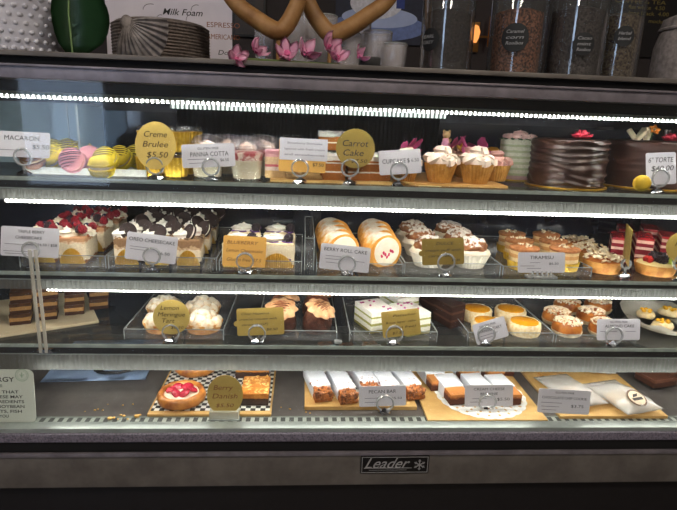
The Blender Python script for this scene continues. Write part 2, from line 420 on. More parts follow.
# ------------------------------------------------------------------ glass shelves with their lit noses
SH = {1: zc(185, 1.06), 2: zc(276, 1.06), 3: zc(345.5, 1.06), 4: zdeck}
flut = bpy.data.materials.new('fluted diffuser'); flut.use_nodes = True
_nt = flut.node_tree; _nt.nodes.remove(_nt.nodes['Principled BSDF'])
_t = _nt.nodes.new('ShaderNodeBsdfTranslucent'); _t.inputs[0].default_value = lin((215, 222, 218))
_d = _nt.nodes.new('ShaderNodeBsdfPrincipled'); _d.inputs['Base Color'].default_value = lin((90, 90, 87)); _d.inputs['Roughness'].default_value = .3
_x = _nt.nodes.new('ShaderNodeMixShader'); _x.inputs[0].default_value = .952
_nt.links.new(_t.outputs[0], _x.inputs[1]); _nt.links.new(_d.outputs[0], _x.inputs[2]); _nt.links.new(_x.outputs[0], _nt.nodes['Material Output'].inputs[0])
def shelf(i, zf0, zf1, led_x0, led_h, desc):
    z = SH[i]; t = thing('glass_shelf', desc, 'shelf', (XM, 1.06, z))
    part('shelf_pane', box(XW-.03, .40, .008, M=T(0, .20, -.008)), glass_s, t)
    part('pane_edge', box(XW-.03, .003, .008, .001, M=T(0, -.002, -.008)), glass_e, t, label='pale polished glass edge')
    part('nose_rail', box(XW-.03, .012, -.008-zf1+z, .001, M=T(0, .006, zf1-z)), mat('nose rail', (50, 50, 52), .4, metal=.4), t)
    part('rail_bead', box(XW-.03, .0025, .0022, .0006, M=T(0, -.0005, zf1-z+.001)), alu, t)
    # fluted light nose: ribs run up and down
    w = XW-.03; nr = int(w/.0095); bm = bmesh.new(); cols = []
    st = nr*6
    for k in range(st+1):
        x = -w/2+w*k/st; y = -.0016*abs(math.sin(PI*nr*k/st))
        cols.append((bm.verts.new((x, y, zf0-z)), bm.verts.new((x, y, zf1-z)), ))
    for A, B in zip(cols, cols[1:]): bm.faces.new((A[0], B[0], B[1], A[1]))
    f = part('light_nose', bm, flut, t, (0, .001, 0), smooth=180, label='ribbed grey light cover')
    part('reflector', box(w, .002, zf1-zf0+.004, M=T(0, .034, zf0-z)), mat('reflector grey', (120, 124, 124), .4), f)
    x0 = xat(led_x0, 1.07, zf0)-XM; x1 = XW/2-.03
    part('led_strip', box(x1-x0, .010, led_h+.008, .003, M=T((x0+x1)/2, .0, -led_h)), ledm, t, (0, .014, zf0-z), label='glowing white diode strip')
    return t
def zf(py): return zc(py, 1.06)
shelf(1, zf(207.5), zf(197.5), 4, .008, 'top glass shelf carrying macarons, cupcakes and whole layer cakes')
shelf(2, zf(293.5), zf(285), 47, .0068, 'middle glass shelf carrying cheesecakes, rolls and tarts')
shelf(3, zf(371), zf(356.5), 40, .0048, 'lowest glass shelf carrying brownies, meringue tarts and glazed buns')
# ------------------------------------------------------------------ room lights: unseen ceiling lamps added to brighten the room
lampm = glow('added fill lamp panel', (255, 240, 224), 60)
for k, (x, y) in enumerate(((-1.2, -.6), (1.1, -.6), (-1.0, -2.4), (1.2, -2.4))):
    t = thing('added_fill_lamp', ('added square fill lamp before the case, on the street window side', 'added square fill lamp before the case, away from the street window', 'added square fill lamp close beside the street window', 'added square fill lamp by the windowless end of the street wall')[k], 'added fill lamp', (x, y, 2.9), group='added fill lamps')
    part('frame', box(.46, .46, .03, .004, M=T(0, 0, -.03)), steel, t)
    part('diffuser', box(.4, .4, .006, M=T(0, 0, -.036)), lampm, t)
# ------------------------------------------------------------------ price cards and their ring holders
card_white = mat('white card', (204, 204, 212), .6, (196, 196, 205), 8)
card_gold = mat('gold card', (196, 170, 92), .38, (178, 152, 78), 12, metal=.35)
card_amber = mat('amber card', (236, 186, 96), .5, (226, 172, 84), 12, metal=.1)
card_bronze = mat('bronze card', (150, 128, 62), .4, (132, 112, 52), 12, metal=.35)
card_green = mat('pale sign', (206, 214, 202), .5, (198, 206, 194), 8)
ink = mat('dark ink', (40, 40, 44), .7)
ink_soft = mat('grey ink', (96, 96, 104), .7)
ink_brown = mat('brown ink', (48, 36, 14), .7)
ink_red = mat('red brown ink', (132, 74, 44), .7)
ring_m = clear('clear ring', (.93, .93, .93), .22, .30, (222, 226, 228), edge=.9)
chrome = mat('chrome', (215, 218, 225), .12, (170, 172, 180), 60, metal=1)
def holder(X, Y, z, label, zc_ring=None, r=.0165, s=1):
    """clear ring standing on a faceted chrome-like foot"""
    t = thing('ring_holder', label, 'card holder', (X, Y, z), 0, 'clear ring card holders')
    h = max(.004, (zc_ring-z-r) if zc_ring else .012)
    ft = blob(.0165, .013, .0115, sub=1, flat=0)
    part('foot', ft, chrome, t, smooth=0, label='faceted chrome foot')
    if h > .009: part('stem', tube([(0, 0, .006), (0, 0, h)], .003, 8), ring_m, t)
    path = [(r*math.cos(a), 0, h+r+r*math.sin(a)) for a in [2*PI*k/28 for k in range(28)]]
    bm = bmesh.new()
    for dy in (-.0025, .0025):
        merge(bm, tube([(x, y+dy, z_) for x, y, z_ in path], .0022, 6, closed=True))
    part('ring', bm, ring_m, t)
    return t
def card(px0, py0, px1, py1, Y, m, label, lines, row, roll=0, shape='rect', lean=-12, ring=None, ringlabel=None, tick=None, yaw=0, name='price_card', cat='price card', foot_px=None):
    """lines: (text, u centre 0..1, v from the top 0..1, width fraction, height m, ink, shear)"""
    cx, cyp = (px0+px1)/2, (py0+py1)/2
    p = at(cx, cyp, Y)
    a, b = at(px0, cyp, Y), at(px1, cyp, Y); w = (b-a).length
    h = (at(cx, py0, Y)-at(cx, py1, Y)).length/math.cos(rad(lean))
    t = thing(name, label, cat, p, (0, 0, 0), 'price cards in the display case')
    t.rotation_euler = (Matrix.Rotation(rad(yaw), 4, 'Z') @ Matrix.Rotation(rad(lean), 4, 'X') @ Matrix.Rotation(rad(roll), 4, 'Y')).to_euler()
    if shape == 'round':
        bm = lathe([(1, -.0006), (1, .0006)], 48); bm.transform(Matrix.Diagonal((w/2, h/2, 1, 1)).to_4x4()); bm.transform(Matrix.Rotation(PI/2, 4, 'X'))
    else:
        r = .004
        pts = []
        for sx, sz, a0 in ((1, 1, 0), (-1, 1, 90), (-1, -1, 180), (1, -1, 270)):
            for k in range(4):
                q = rad(a0+30*k); pts.append((sx*(w/2-r)+r*math.cos(q), sz*(h/2-r)+r*math.sin(q)))
        if shape == 'tab':                      # a small rounded tab on one short side
            tb = [(-w/2-.007*math.sin(q), .006*math.cos(q)-h*.05) for q in [PI*k/6 for k in range(7)]]
            pts = pts[:8]+tb+pts[8:]
        bm = prism(pts, -.0006, .0006); bm.transform(Matrix.Rotation(PI/2, 4, 'X'))
    part('face', bm, m, t, smooth=0)
    for ln in lines:
        s, u, v, wf, hh, mm = ln[:6]; sh = ln[6] if len(ln) > 6 else 0
        text(s, w*wf, hh, mm, t, ((u-.5)*w, -.0009, (.5-v)*h), shear=sh, bold=0)
    if tick:                                     # small print: thin ruled lines
        for (u, v, wf) in tick: part('ruled_line', box(w*wf, .0004, .0009), ink_soft, t, ((u-.5)*w, -.0009, (.5-v)*h))
    if ring:
        rp = at(ring[0], ring[1], Y-.004)
        z = SH[row]; fx = at(foot_px or ring[0], ring[1], Y-.004).x
        rr = (at(ring[0]+8.2, ring[1], Y)-at(ring[0], ring[1], Y)).length
        holder(fx, Y-.004, z, ringlabel, max(rp.z, z+rr+.004), rr)
    return t
YC = 1.078
w_ = lambda s, u, v, wf, h=.008: (s, u, v, wf, h, ink)
ho = lambda s: 'clear ring holder with chrome foot gripping the '+s
# top shelf
card(-6, 132, 50, 157, YC, card_white, 'white card reading MACARON 5.50', [w_('MACARON', .50, .26, .62, .0125), w_('$5.50', .84, .58, .3, .012)], 1, 1, ring=(23, 157), ringlabel=ho('white macaron card'), tick=[(.3, .74, .4)])
card(135, 122, 176, 169, YC, card_gold, 'round gold card handwritten Creme Brulee 5.50', [('Creme', .5, .27, .56, .0165, ink_brown, .2), ('Brulee', .5, .48, .62, .0165, ink_brown, .2), ('$5.50', .55, .7, .52, .016, ink_brown, .2)], 1, 0, 'round', ring=(155, 166), ringlabel=ho('round gold creme brulee card'))
card(182, 144, 235, 167, YC, card_white, 'white card reading PANNA COTTA beside the gold round card', [w_('GLUTEN FREE', .5, .2, .4, .006), w_('PANNA COTTA', .52, .45, .72, .0125), w_('$6.50', .8, .72, .16, .008)], 1, -4, ring=(211, 167), ringlabel=ho('panna cotta card'), tick=[(.3, .66, .4), (.28, .82, .3)])
t = card(279, 139, 326, 172, YC+.004, card_amber, 'amber card backing a white slip beside the round carrot cake card', [], 1, 1, ring=(300, 168), ringlabel=ho('amber card with white slip'))
part('paper_slip', box(.096, .0006, .044, M=T(0, 0, -.022)), card_white, t, (.002, -.0011, .012))
for k, (s, wd, zz) in enumerate((('Strawberry Shortcake', .07, .024), ('layered with fresh cream', .08, .012), ('and strawberries', .08, .001))):
    text(s, wd, .0062, ink_soft, t, (.004, -.0018, zz))
text('$7.50', .022, .009, ink, t, (.032, -.0018, -.018))
card(336, 129, 375, 168, YC+.002, card_bronze, 'round bronze card handwritten Carrot Cake', [('Carrot', .5, .38, .66, .018, ink, .2), ('Cake', .45, .62, .52, .018, ink, .2), ('$7.50', .6, .82, .42, .01, ink_brown, .2)], 1, 0, 'round', ring=(350, 168), ringlabel=ho('round bronze carrot cake card'))
card(379, 150, 421, 174, YC, card_white, 'white card reading CUPCAKE $ 6.50', [w_('CUPCAKE', .36, .46, .56, .0125), w_('$', .7, .46, .06, .012), ('6.50', .86, .46, .18, .010, ink_soft)], 1, -5, ring=(399, 171), ringlabel=ho('white cupcake card'))
card(646, 153, 676, 184, YC+.008, card_white, 'white card handwritten 6 inch torte 40.00', [('6" TORTE', .5, .24, .84, .015, ink, .2), ('$40.00', .54, .5, .76, .015, ink, .2)], 1, -4, ring=(660, 178), ringlabel=ho('torte card below the smooth chocolate cake'))
# middle shelf
card(1, 228, 59, 256, YC, card_white, 'white card reading TRIPLE BERRY CHEESECAKE', [w_('TRIPLE BERRY', .52, .16, .46, .0085), w_('CHEESECAKE', .48, .36, .46, .0085), w_('$6.50 / $58', .8, .58, .34, .0075)], 2, 2, ring=(31, 250), ringlabel=ho('triple berry cheesecake card'), tick=[(.32, .6, .5), (.3, .84, .5), (.3, .92, .44)])
card(126, 235, 177, 261, YC, card_white, 'white card tilted in front of the cookie cheesecake slices', [w_('OREO CHEESECAKE', .5, .25, .9, .0105), w_('$6.50', .75, .66, .24, .009)], 2, 6, ring=(152, 256), ringlabel=ho('cookie cheesecake card'), tick=[(.26, .52, .36), (.24, .62, .3)])
card(223, 237, 266, 266, YC, card_amber, 'amber handwritten card in front of the blueberry cheesecake', [('BLUEBERRY', .45, .22, .72, .0095, ink_red, .2), ('Lemon Cheesecake', .5, .48, .84, .0095, ink_red, .25), ('Gluten free $7.5', .5, .78, .8, .0095, ink_red, .2)], 2, 2, ring=(245, 261), ringlabel=ho('amber blueberry card'))
card(320, 246, 370, 270, YC, card_white, 'white card reading BERRY ROLL CAKE', [w_('BERRY ROLL CAKE', .5, .22, .86, .0105)], 2, 5, ring=(347, 264), ringlabel=ho('berry roll cake card'), tick=[(.28, .48, .34), (.26, .6, .3), (.28, .74, .3), (.8, .6, .2)])
card(422, 239, 464, 264, YC, card_bronze, 'bronze tabbed card handwritten Dulce in front of the cream puffs', [('DULCE', .55, .2, .42, .0085, ink, .2), ('cream puff with', .5, .45, .84, .008, ink, .3), ('caramel', .4, .66, .5, .008, ink, .3), ('$6.50', .8, .84, .2, .007, ink, .2)], 2, -3, 'tab', ring=(446, 262), ringlabel=ho('bronze cream puff card'))
card(518, 253, 565, 272, YC, card_white, 'white card reading TIRAMISU', [w_('TIRAMISU', .5, .26, .5, .0105), w_('$6.50', .76, .56, .2, .007)], 2, -1, ring=None, tick=[(.36, .52, .22), (.2, .68, .3), (.34, .8, .3)])
fx = at(541, 272, YC)
t = thing('card_stand', 'row of clear plastic prongs holding the tiramisu card', 'card holder', (fx.x, YC-.003, SH[2]))
for k in range(5):
    part('prong', tube([(-.022+k*.011, -.004, 0), (-.02+k*.010, 0, .014)], .003, 8), ring_m, t)
part('base', box(.066, .02, .004, .001), ring_m, t)
card(608, 227, 647, 262, 1.10, card_gold, 'gold card seen edge-on between almond tart and berry tart', [], 2, 0, lean=-3, yaw=66, ring=None)
holder(xat(624, 1.10, SH[2]), 1.10, SH[2], 'chrome footed holder under the edge-on gold card', at(625, 264, 1.10).z, .010)
card(666, 233, 700, 262, 1.08, card_gold, 'round gold card in front of the berry tart', [('Fruit', .5, .4, .5, .012, ink_brown, .3)], 2, 0, 'round', ring=(682, 262), ringlabel=ho('round gold fruit tart card'))
# lowest shelf
card(153, 301, 190, 333, YC, card_gold, 'round gold card handwritten Lemon Meringue Tart', [('Lemon', .45, .24, .5, .013, ink_brown, .2), ('Meringue', .5, .43, .74, .013, ink_brown, .2), ('Tart', .42, .61, .34, .013, ink_brown, .2), ('$6.50', .66, .8, .34, .008, ink_brown, .2)], 3, 0, 'round', ring=(171, 335), ringlabel=ho('round gold meringue tart card'))
card(237, 309, 284, 334, YC, card_gold, 'gold tabbed card in front of the chocolate mousse cakes', [('Choc Hazelnut', .4, .2, .6, .0075, ink, .3), ('crunchy mousse with', .45, .4, .8, .0075, ink, .3), ('caramel (GF)', .38, .6, .56, .0075, ink, .3), ('$8.50', .74, .8, .24, .0075, ink, .2)], 3, -3, 'tab', ring=(257, 335), ringlabel=ho('gold tabbed mousse cake card'))
card(382, 311, 420, 335, YC, card_gold, 'gold card leaning against the pistachio layer slices', [('Pistachio', .6, .2, .6, .0075, ink_brown, .3), ('Rose layer cake', .5, .45, .8, .0075, ink_brown, .3), ('(gluten free)', .5, .66, .76, .0075, ink_brown, .3), ('$7.50', .4, .86, .3, .0075, ink_brown, .2)], 3, -7, ring=(394, 338), ringlabel=ho('gold pistachio slice card'))
card(474, 321, 507, 340, YC, card_white, 'white card tilted in front of the orange tarts', [w_('GLUTEN FREE', .45, .2, .5, .0065), w_('MANGO TART', .5, .44, .72, .009)], 3, -17, ring=(486, 338), ringlabel=ho('tilted mango tart card'), tick=[(.4, .66, .6), (.36, .8, .4)])
card(597, 320, 640, 339, YC, card_white, 'white card reading ALMOND CAKE', [w_('GLUTEN FREE', .5, .14, .4, .006), w_('ALMOND CAKE', .52, .34, .68, .0095)], 3, -1, ring=(613, 340), ringlabel=ho('almond cake card'), tick=[(.26, .6, .4), (.78, .6, .24)])
# deck
Y4 = 1.05
card(207, 377, 243, 413, 1.027, card_gold, 'round gold card handwritten in red brown standing in a clear block', [('Berry', .45, .32, .54, .015, ink_red, .2), ('Danish', .5, .53, .7, .015, ink_red, .2), ('$5.50', .5, .76, .5, .011, ink_red, .2)], 4, 0, 'round')
b0 = at(210, 418, 1.023); b1 = at(239, 418, 1.023)
bz = (at(225, 411, 1.023).z-zdeck)
t = thing('card_block', 'clear acrylic block holding the round gold danish card', 'card holder', ((b0.x+b1.x)/2, 1.026, zdeck+.0005))
part('block', box(b1.x-b0.x, .026, max(bz, .02), .002), clear('block acrylic', (.93, .94, .94), .15, .5, (220, 224, 206), edge=.5), t)
part('base', box(b1.x-b0.x+.004, .03, .003, .001), acry_edge, t)
card(359, 387, 406, 405, Y4, card_white, 'white card reading PECAN BAR', [w_('PECAN BAR', .5, .28, .58, .0105), w_('$5.50', .8, .62, .22, .007)], 4, -2, ring=(385, 403), ringlabel=ho('pecan bar card'), tick=[(.32, .6, .4), (.26, .8, .28)])
card(465, 386, 513, 405, Y4+.004, card_white, 'white card reading CREAM CHEESE BROWNIE 5.50', [w_('CREAM CHEESE', .5, .2, .64, .008), w_('BROWNIE', .5, .42, .36, .008), w_('$5.50', .8, .68, .26, .009)], 4, -1, ring=(487, 404), ringlabel=ho('cream cheese brownie card standing on the doily'), tick=[(.3, .64, .3), (.24, .8, .26)])
card(538, 391, 590, 412, 1.026, card_white, 'white card reading CHOCOLATE CHIP COOKIE 3.75 leaning on bags', [w_('GLUTEN FREE', .5, .14, .36, .006), w_('CHOCOLATE CHIP COOKIE', .5, .36, .86, .008), w_('$3.75', .76, .68, .24, .009)], 4, 3, tick=[(.26, .58, .4), (.24, .74, .34), (.22, .88, .28)])
# allergy notice standing inside the pane
p0 = at(-60, 372, 1.02); p1 = at(34, 431, 1.0)
w = at(34.5, 400, 1.01).x-at(-62, 400, 1.01).x; h = at(20, 371, 1.01).z-zdeck-.001
cx = (at(34.5, 400, 1.01).x+at(-62, 400, 1.01).x)/2
t = thing('allergy_sign', 'pale green allergy notice with rounded corners standing on the deck', 'sign', (cx, 1.008, zdeck+.0005), (rad(-5), 0, 0))
pts = []
for sx, sz, a0 in ((1, 1, 0), (-1, 1, 90), (-1, -1, 180), (1, -1, 270)):
    for k in range(5):
        q = rad(a0+22.5*k); pts.append((sx*(w/2-.012)+.012*math.cos(q), sz*(h/2-.012)+.012*math.sin(q)))
bm = prism(pts, -.0012, .0012); bm.transform(Matrix.Rotation(PI/2, 4, 'X')); bm.transform(T(0, 0, h/2))
part('plate', bm, card_green, t, smooth=0)
k_ = w/98
def sx_(px): return (px+62)*k_-w/2
for s, x0, x1, py, hh in (('ALLERGY', -21, 16.5, 382, .014), ('PLEASE NOTE', -50, 4, 389, .008), ('WE USE PRODUCTS THAT', -58, 20, 396, .009), ('CONTAIN NUTS. THESE MAY', -58, 24, 401.5, .009), ('CONTAIN THESE INGREDIENTS', -58, 25, 407, .009), ('MILK, WHEAT, EGG, SOYBEAN', -58, 25, 412.5, .009), ('TREE NUTS, PEANUTS, FISH', -58, 22, 418, .009), ('OR CRUSTACEANS. THANK YOU', -58, 8, 423.5, .009)):
    text(s, (x1-x0)*k_, hh, ink, t, ((sx_(x0)+sx_(x1))/2, -.0016, h*(1-(py-371)/60.0)), bold=.012)
em = bmesh.new()
merge(em, tube([(.0125*math.cos(a), 0, .0125*math.sin(a)) for a in [2*PI*k/24 for k in range(24)]], .0007, 5, closed=True))
merge(em, tube([(.0095*math.cos(a), 0, .0095*math.sin(a)) for a in [2*PI*k/24 for k in range(24)]], .0004, 5, closed=True))
merge(em, tube([(0, 0, -.006), (0, 0, .006)], .0009, 5)); merge(em, tube([(-.004, 0, .002), (0, 0, -.003), (.004, 0, .002)], .0009, 5))
part('round_emblem', em, mat('pale green print', (150, 176, 150), .6), t, (sx_(24.5), -.0015, h*.90), label='faint green round emblem')
# ------------------------------------------------------------------ pastry materials
cream = mat('whipped cream', (250, 244, 226), .55, (240, 230, 205), 50, sss=.1, bump=.15)
white_frost = mat('white frosting', (250, 246, 238), .6, (240, 234, 222), 60, sss=.08, bump=.3)
pinkwhite = mat('blush frosting', (253, 236, 218), .6, (248, 216, 196), 45, sss=.08, bump=.2)
choc = mat('dark chocolate', (68, 42, 34), .34, (48, 28, 23), 26, bump=.25, spec=.6)
choc_nut = topped('nutty chocolate', (84, 46, 34), (120, 72, 50), (56, 30, 22), .5, .3, 220, 1.0, .55, .9)
cookie_m = mat('dark cookie', (52, 36, 34), .7, (36, 24, 24), 160, bump=.6)
gold_foil = mat('gold foil', (255, 222, 110), .3, (236, 192, 70), 40, metal=.1)
gold_cup = mat('gold pleated paper', (226, 186, 66), .35, (196, 152, 44), 90, metal=.55)
gold_board = mat('gold cake board', (228, 184, 70), .3, (200, 150, 46), 20, metal=.7)
wood_board = mat('pale wooden board', (216, 178, 112), .6, (190, 148, 84), 18, bump=.2)
kraft = mat('golden cupcake paper', (226, 170, 84), .6, (196, 138, 58), 70)
crust = mat('golden tart crust', (222, 160, 80), .65, (186, 118, 50), 45, bump=.5)
crust_d = mat('baked brown crust', (198, 122, 56), .65, (156, 86, 34), 40, bump=.5)
sponge = mat('yellow sponge', (244, 206, 120), .75, (226, 180, 92), 110, bump=.5)
raspberry_m = mat('raspberry red', (158, 30, 48), .4, (118, 16, 34), 180, bump=.3)
blackberry_m = mat('blackberry', (40, 22, 38), .3, (24, 14, 26), 180, bump=.3, spec=.6)
blueberry_m = mat('blueberry', (52, 50, 84), .5, (36, 34, 62), 60)
straw_m = mat('strawberry red', (206, 52, 46), .35, (180, 34, 34), 60, spec=.6)
kiwi_m = mat('kiwi green', (176, 190, 62), .4, (140, 160, 40), 70)
pinkpetal = mat('magenta paper petal', (240, 108, 168), .6, (224, 80, 146), 20)
rose_m = mat('rose red icing', (224, 64, 88), .55, (196, 40, 66), 60)
paper_w = mat('white paper wrap', (236, 238, 244), .7, (220, 224, 234), 16, bump=.25)
green_leaf = mat('icing leaf', (76, 110, 60), .6, (56, 88, 44), 30)
berry_jelly = mat('red berry jelly', (178, 40, 54), .2, (150, 26, 40), 40, spec=.7)
def pos(px, d, row, dz=0):
    z = SH[row]+dz; return Vector((xat(px, d, z), d, z))
def raspberry():
    bm = bmesh.new()
    for k in range(5):
        rr = (.0052, .0072, .0072, .0058, .0032)[k]; z = .002+k*.0034; n = (7, 9, 9, 7, 4)[k]
        for i in range(n):
            a = 2*PI*(i+.5*(k % 2))/n
            merge(bm, blob(.0027, .0027, .0027, sub=1), T(rr*math.cos(a), rr*math.sin(a), z))
    merge(bm, blob(.0068, .0068, .008, sub=2), T(0, 0, .009)); return bm
def me_rasp(): return cached('raspberry', raspberry, 180)
def me_blue(): return cached('blueberry', lambda: lathe([(0, 0), (.0045, .001), (.0065, .005), (.0062, .008), (.0035, .0108), (.002, .0112), (.0016, .0102), (0, .01)], 16))
def me_dollop(i=0): return cached('cream_dollop%d' % i, lambda: swirl(.019, .024, 2.0, lobes=6, steps=36), 60)
# ------------------------------------------------------------------ trays and boards
def tray(X, Y, z, w, d, h, label, rot=0, m=None, name='acrylic_tray', group='clear trays on the glass shelves', t_=.003):
    t = thing(name, label, 'tray', (X, Y, z+.0004), rot, group)
    m = m or acry_thin
    part('base', box(w, d, t_), m, t)
    for nm, sx, sy, cx, cy in (('wall', w, t_, 0, -d/2+t_/2), ('wall', w, t_, 0, d/2-t_/2), ('wall', t_, d-2*t_, -w/2+t_/2, 0), ('wall', t_, d-2*t_, w/2-t_/2, 0)):
        part(nm, box(sx, sy, h-t_), m, t, (cx, cy, t_))
    if m in (acry_thin, acry):
        bm = bmesh.new()
        for sx, sy, cx, cy in ((w, .002, 0, -d/2+.001), (w, .002, 0, d/2-.001), (.002, d, -w/2+.001, 0), (.002, d, w/2-.001, 0)): merge(bm, box(sx, sy, .0012, M=T(cx, cy, h)))
        for sx in (-1, 1): merge(bm, box(.0016, .0016, h, M=T(sx*(w/2-.0008), -d/2+.0002, 0)))
        part('rim', bm, acry_edge, t, label='pale polished rim')
    return t
def board(px0, px1, d0, d1, row, th, m, label, rot=0, name='cake_board', cat='board', group=None, round_=False, bev=.001):
    z = SH[row]; x0 = xat(px0, d0, z); x1 = xat(px1, d0, z); w = x1-x0
    t = thing(name, label, cat, ((x0+x1)/2, (d0+d1)/2, z+.0004), rot, group)
    part('slab', lathe([(w/2, 0), (w/2, th)], 64) if round_ else box(w, d1-d0, th, bev), m, t, smooth=0)
    return t
# ------------------------------------------------------------------ builders (origin at the base, front towards -y)
def macaron(loc, col, label, stripes=None, rot=(0, 0, 0), r=.0245, fill=None):
    t = thing('macaron', label, 'macaron', loc, rot, 'macarons on the white tray')
    def sh():
        bm = lathe([(r*.9, 0), (r*1.0, .001), (r*1.02, .003), (r*.99, .0052), (r*.96, .0058), (r*.94, .0095), (r*.82, .0145), (r*.55, .0178), (r*.25, .0192), (0, .0196)], 36)
        for v in bm.verts:
            if v.co.z < .0055: v.co += Vector((v.co.x, v.co.y, 0)).normalized()*noise.noise(v.co*420)*.0012
        return bm
    m = mat('macaron '+'-'.join(map(str, col)), col, .6, tuple(v*.92 for v in col), 80, bump=.15)
    me = cached('macaron_shell%.4f' % r, sh)
    part('shell', me, m, t, (0, 0, .0225)); part('shell', me, m, t, (0, 0, .0175), (PI, 0, 0))
    part('filling', lathe([(r*.86, 0), (r*.92, .003), (r*.86, .006)], 30), fill or mat('macaron cream', (244, 226, 190), .5), t, (0, 0, .017))
    if stripes:
        bm = bmesh.new(); rng = random.Random(sum(map(ord, label)) % 99)
        for k in range(8):
            y = -r*.8+k*r*.23+rng.uniform(-.001, .001); path = []
            for i in range(9):
                x = (i/8-.5)*2*math.sqrt(max(1e-6, (r*.9)**2-y*y)); q = math.hypot(x, y+.2*x)/r
                path.append((x, y+.25*x, .0225+.0196*max(.3, 1-min(1, q)**3.2*.62)))
            merge(bm, tube(path, .0011, 5))
        part('drizzle', bm, mat('drizzle '+stripes, (56, 26, 48) if stripes == 'plum' else (54, 40, 24), .4), t, label='thin dark drizzle stripes')
    return t
def brulee_cup(loc, label, rot=0):
    t = thing('creme_brulee_cup', label, 'dessert cup', loc, rot, 'creme brulee cups in gold pleated cups')
    part('cup', cached('foil_cup', lambda: lathe([(.021, 0), (.0225, .002), (.026, .036), (.027, .040), (.0255, .040), (.0245, .036), (.022, .034)], 108, 18, .05), 60), gold_cup, t)
    part('custard', cached('custard', lambda: lathe([(.0235, .0), (.024, .004), (.02, .0065), (0, .0072)], 30)), topped('burnt custard', (246, 222, 150), (220, 160, 70), None, .7, .3, 60, .8, .35, .2), t, (0, 0, .033))
    part('lid', cached('cup_lid', lambda: lathe([(.0275, 0), (.0278, .003), (.026, .004), (.0245, .010), (.0, .0105)], 36)), acry_thin, t, (0, 0, .0402))
    return t
def panna_cup(loc, label, rot=0, seed=0):
    t = thing('panna_cotta_cup', label, 'dessert cup', loc, rot, 'panna cotta cups on the top shelf'); t.scale = (1.15, 1.15, 1.15)
    part('cup', cached('clear_cup', lambda: lathe([(.025, 0), (.0255, .001), (.031, .052), (.0325, .053), (.0325, .055), (.0305, .055), (.0302, .052), (.0248, .0022), (.0, .002)], 40)), acry_thin, t)
    part('cream', cached('panna', lambda: lathe([(.0243, .0028), (.0283, .034), (0, .034)], 36)), mat('panna cotta', (238, 226, 196), .4, (226, 212, 178), 40, sss=.1), t)
    part('berry_layer', cached('panna_jelly', lambda: lathe([(.0283, .0343), (.0299, .047), (.02, .050), (0, .051)], 36)), mat('berry swirl', (196, 92, 96), .3, (244, 224, 208), 55, .42, .52), t, rot=(0, 0, seed))
    part('lid', cached('dome_lid', lambda: lathe([(.033, .0), (.033, .003), (.031, .004), (.027, .014), (.018, .021), (0, .024)], 40)), clear('lid plastic', (.96, .94, .95), .16, .10, (240, 225, 230), edge=.7), t, (0, 0, .0535))
    part('whipped_swirl', cached('panna_swirl', lambda: swirl(.016, .016, 1.8, steps=30), 60), pinkwhite, t, (0, 0, .0505))
    return t
def slab_slice(name, loc, size, body_m, label, cat, group, rot=0, top_m=None, top_h=.008, top_amp=.0015, seed=0):
    sx, sy, sz = size
    t = thing(name, label, cat, loc, rot, group)
    part('cake_layers', subbox(sx, sy, sz, .0015, 6, .0008, 150, seed), body_m, t)
    if top_m:
        tp = subbox(sx*1.0, sy*1.0, top_h, .002, 8, top_amp, 90, seed+3)
        part('frosting', tp, top_m, t, (0, 0, sz-.0005))
    return t
carrot_m = layered('carrot cake', [(0, (176, 108, 48)), (.36, (250, 240, 220)), (.43, (182, 112, 50)), (.80, (250, 240, 220)), (.86, (178, 108, 48))], .042)
def cup_frost():
    bm = blob(.030, .030, .026, .002, 60, 1, 3, -.004)
    for k in range(6):
        a = 2*PI*k/6; merge(bm, swirl(.0175, .018, 1.6, .0085, 5, 30), T(.021*math.cos(a), .021*math.sin(a), .003, -.5*math.sin(a), .5*math.cos(a), k))
    merge(bm, swirl(.021, .019, 1.8, .0105, 5, 34), T(0, 0, .017)); return bm
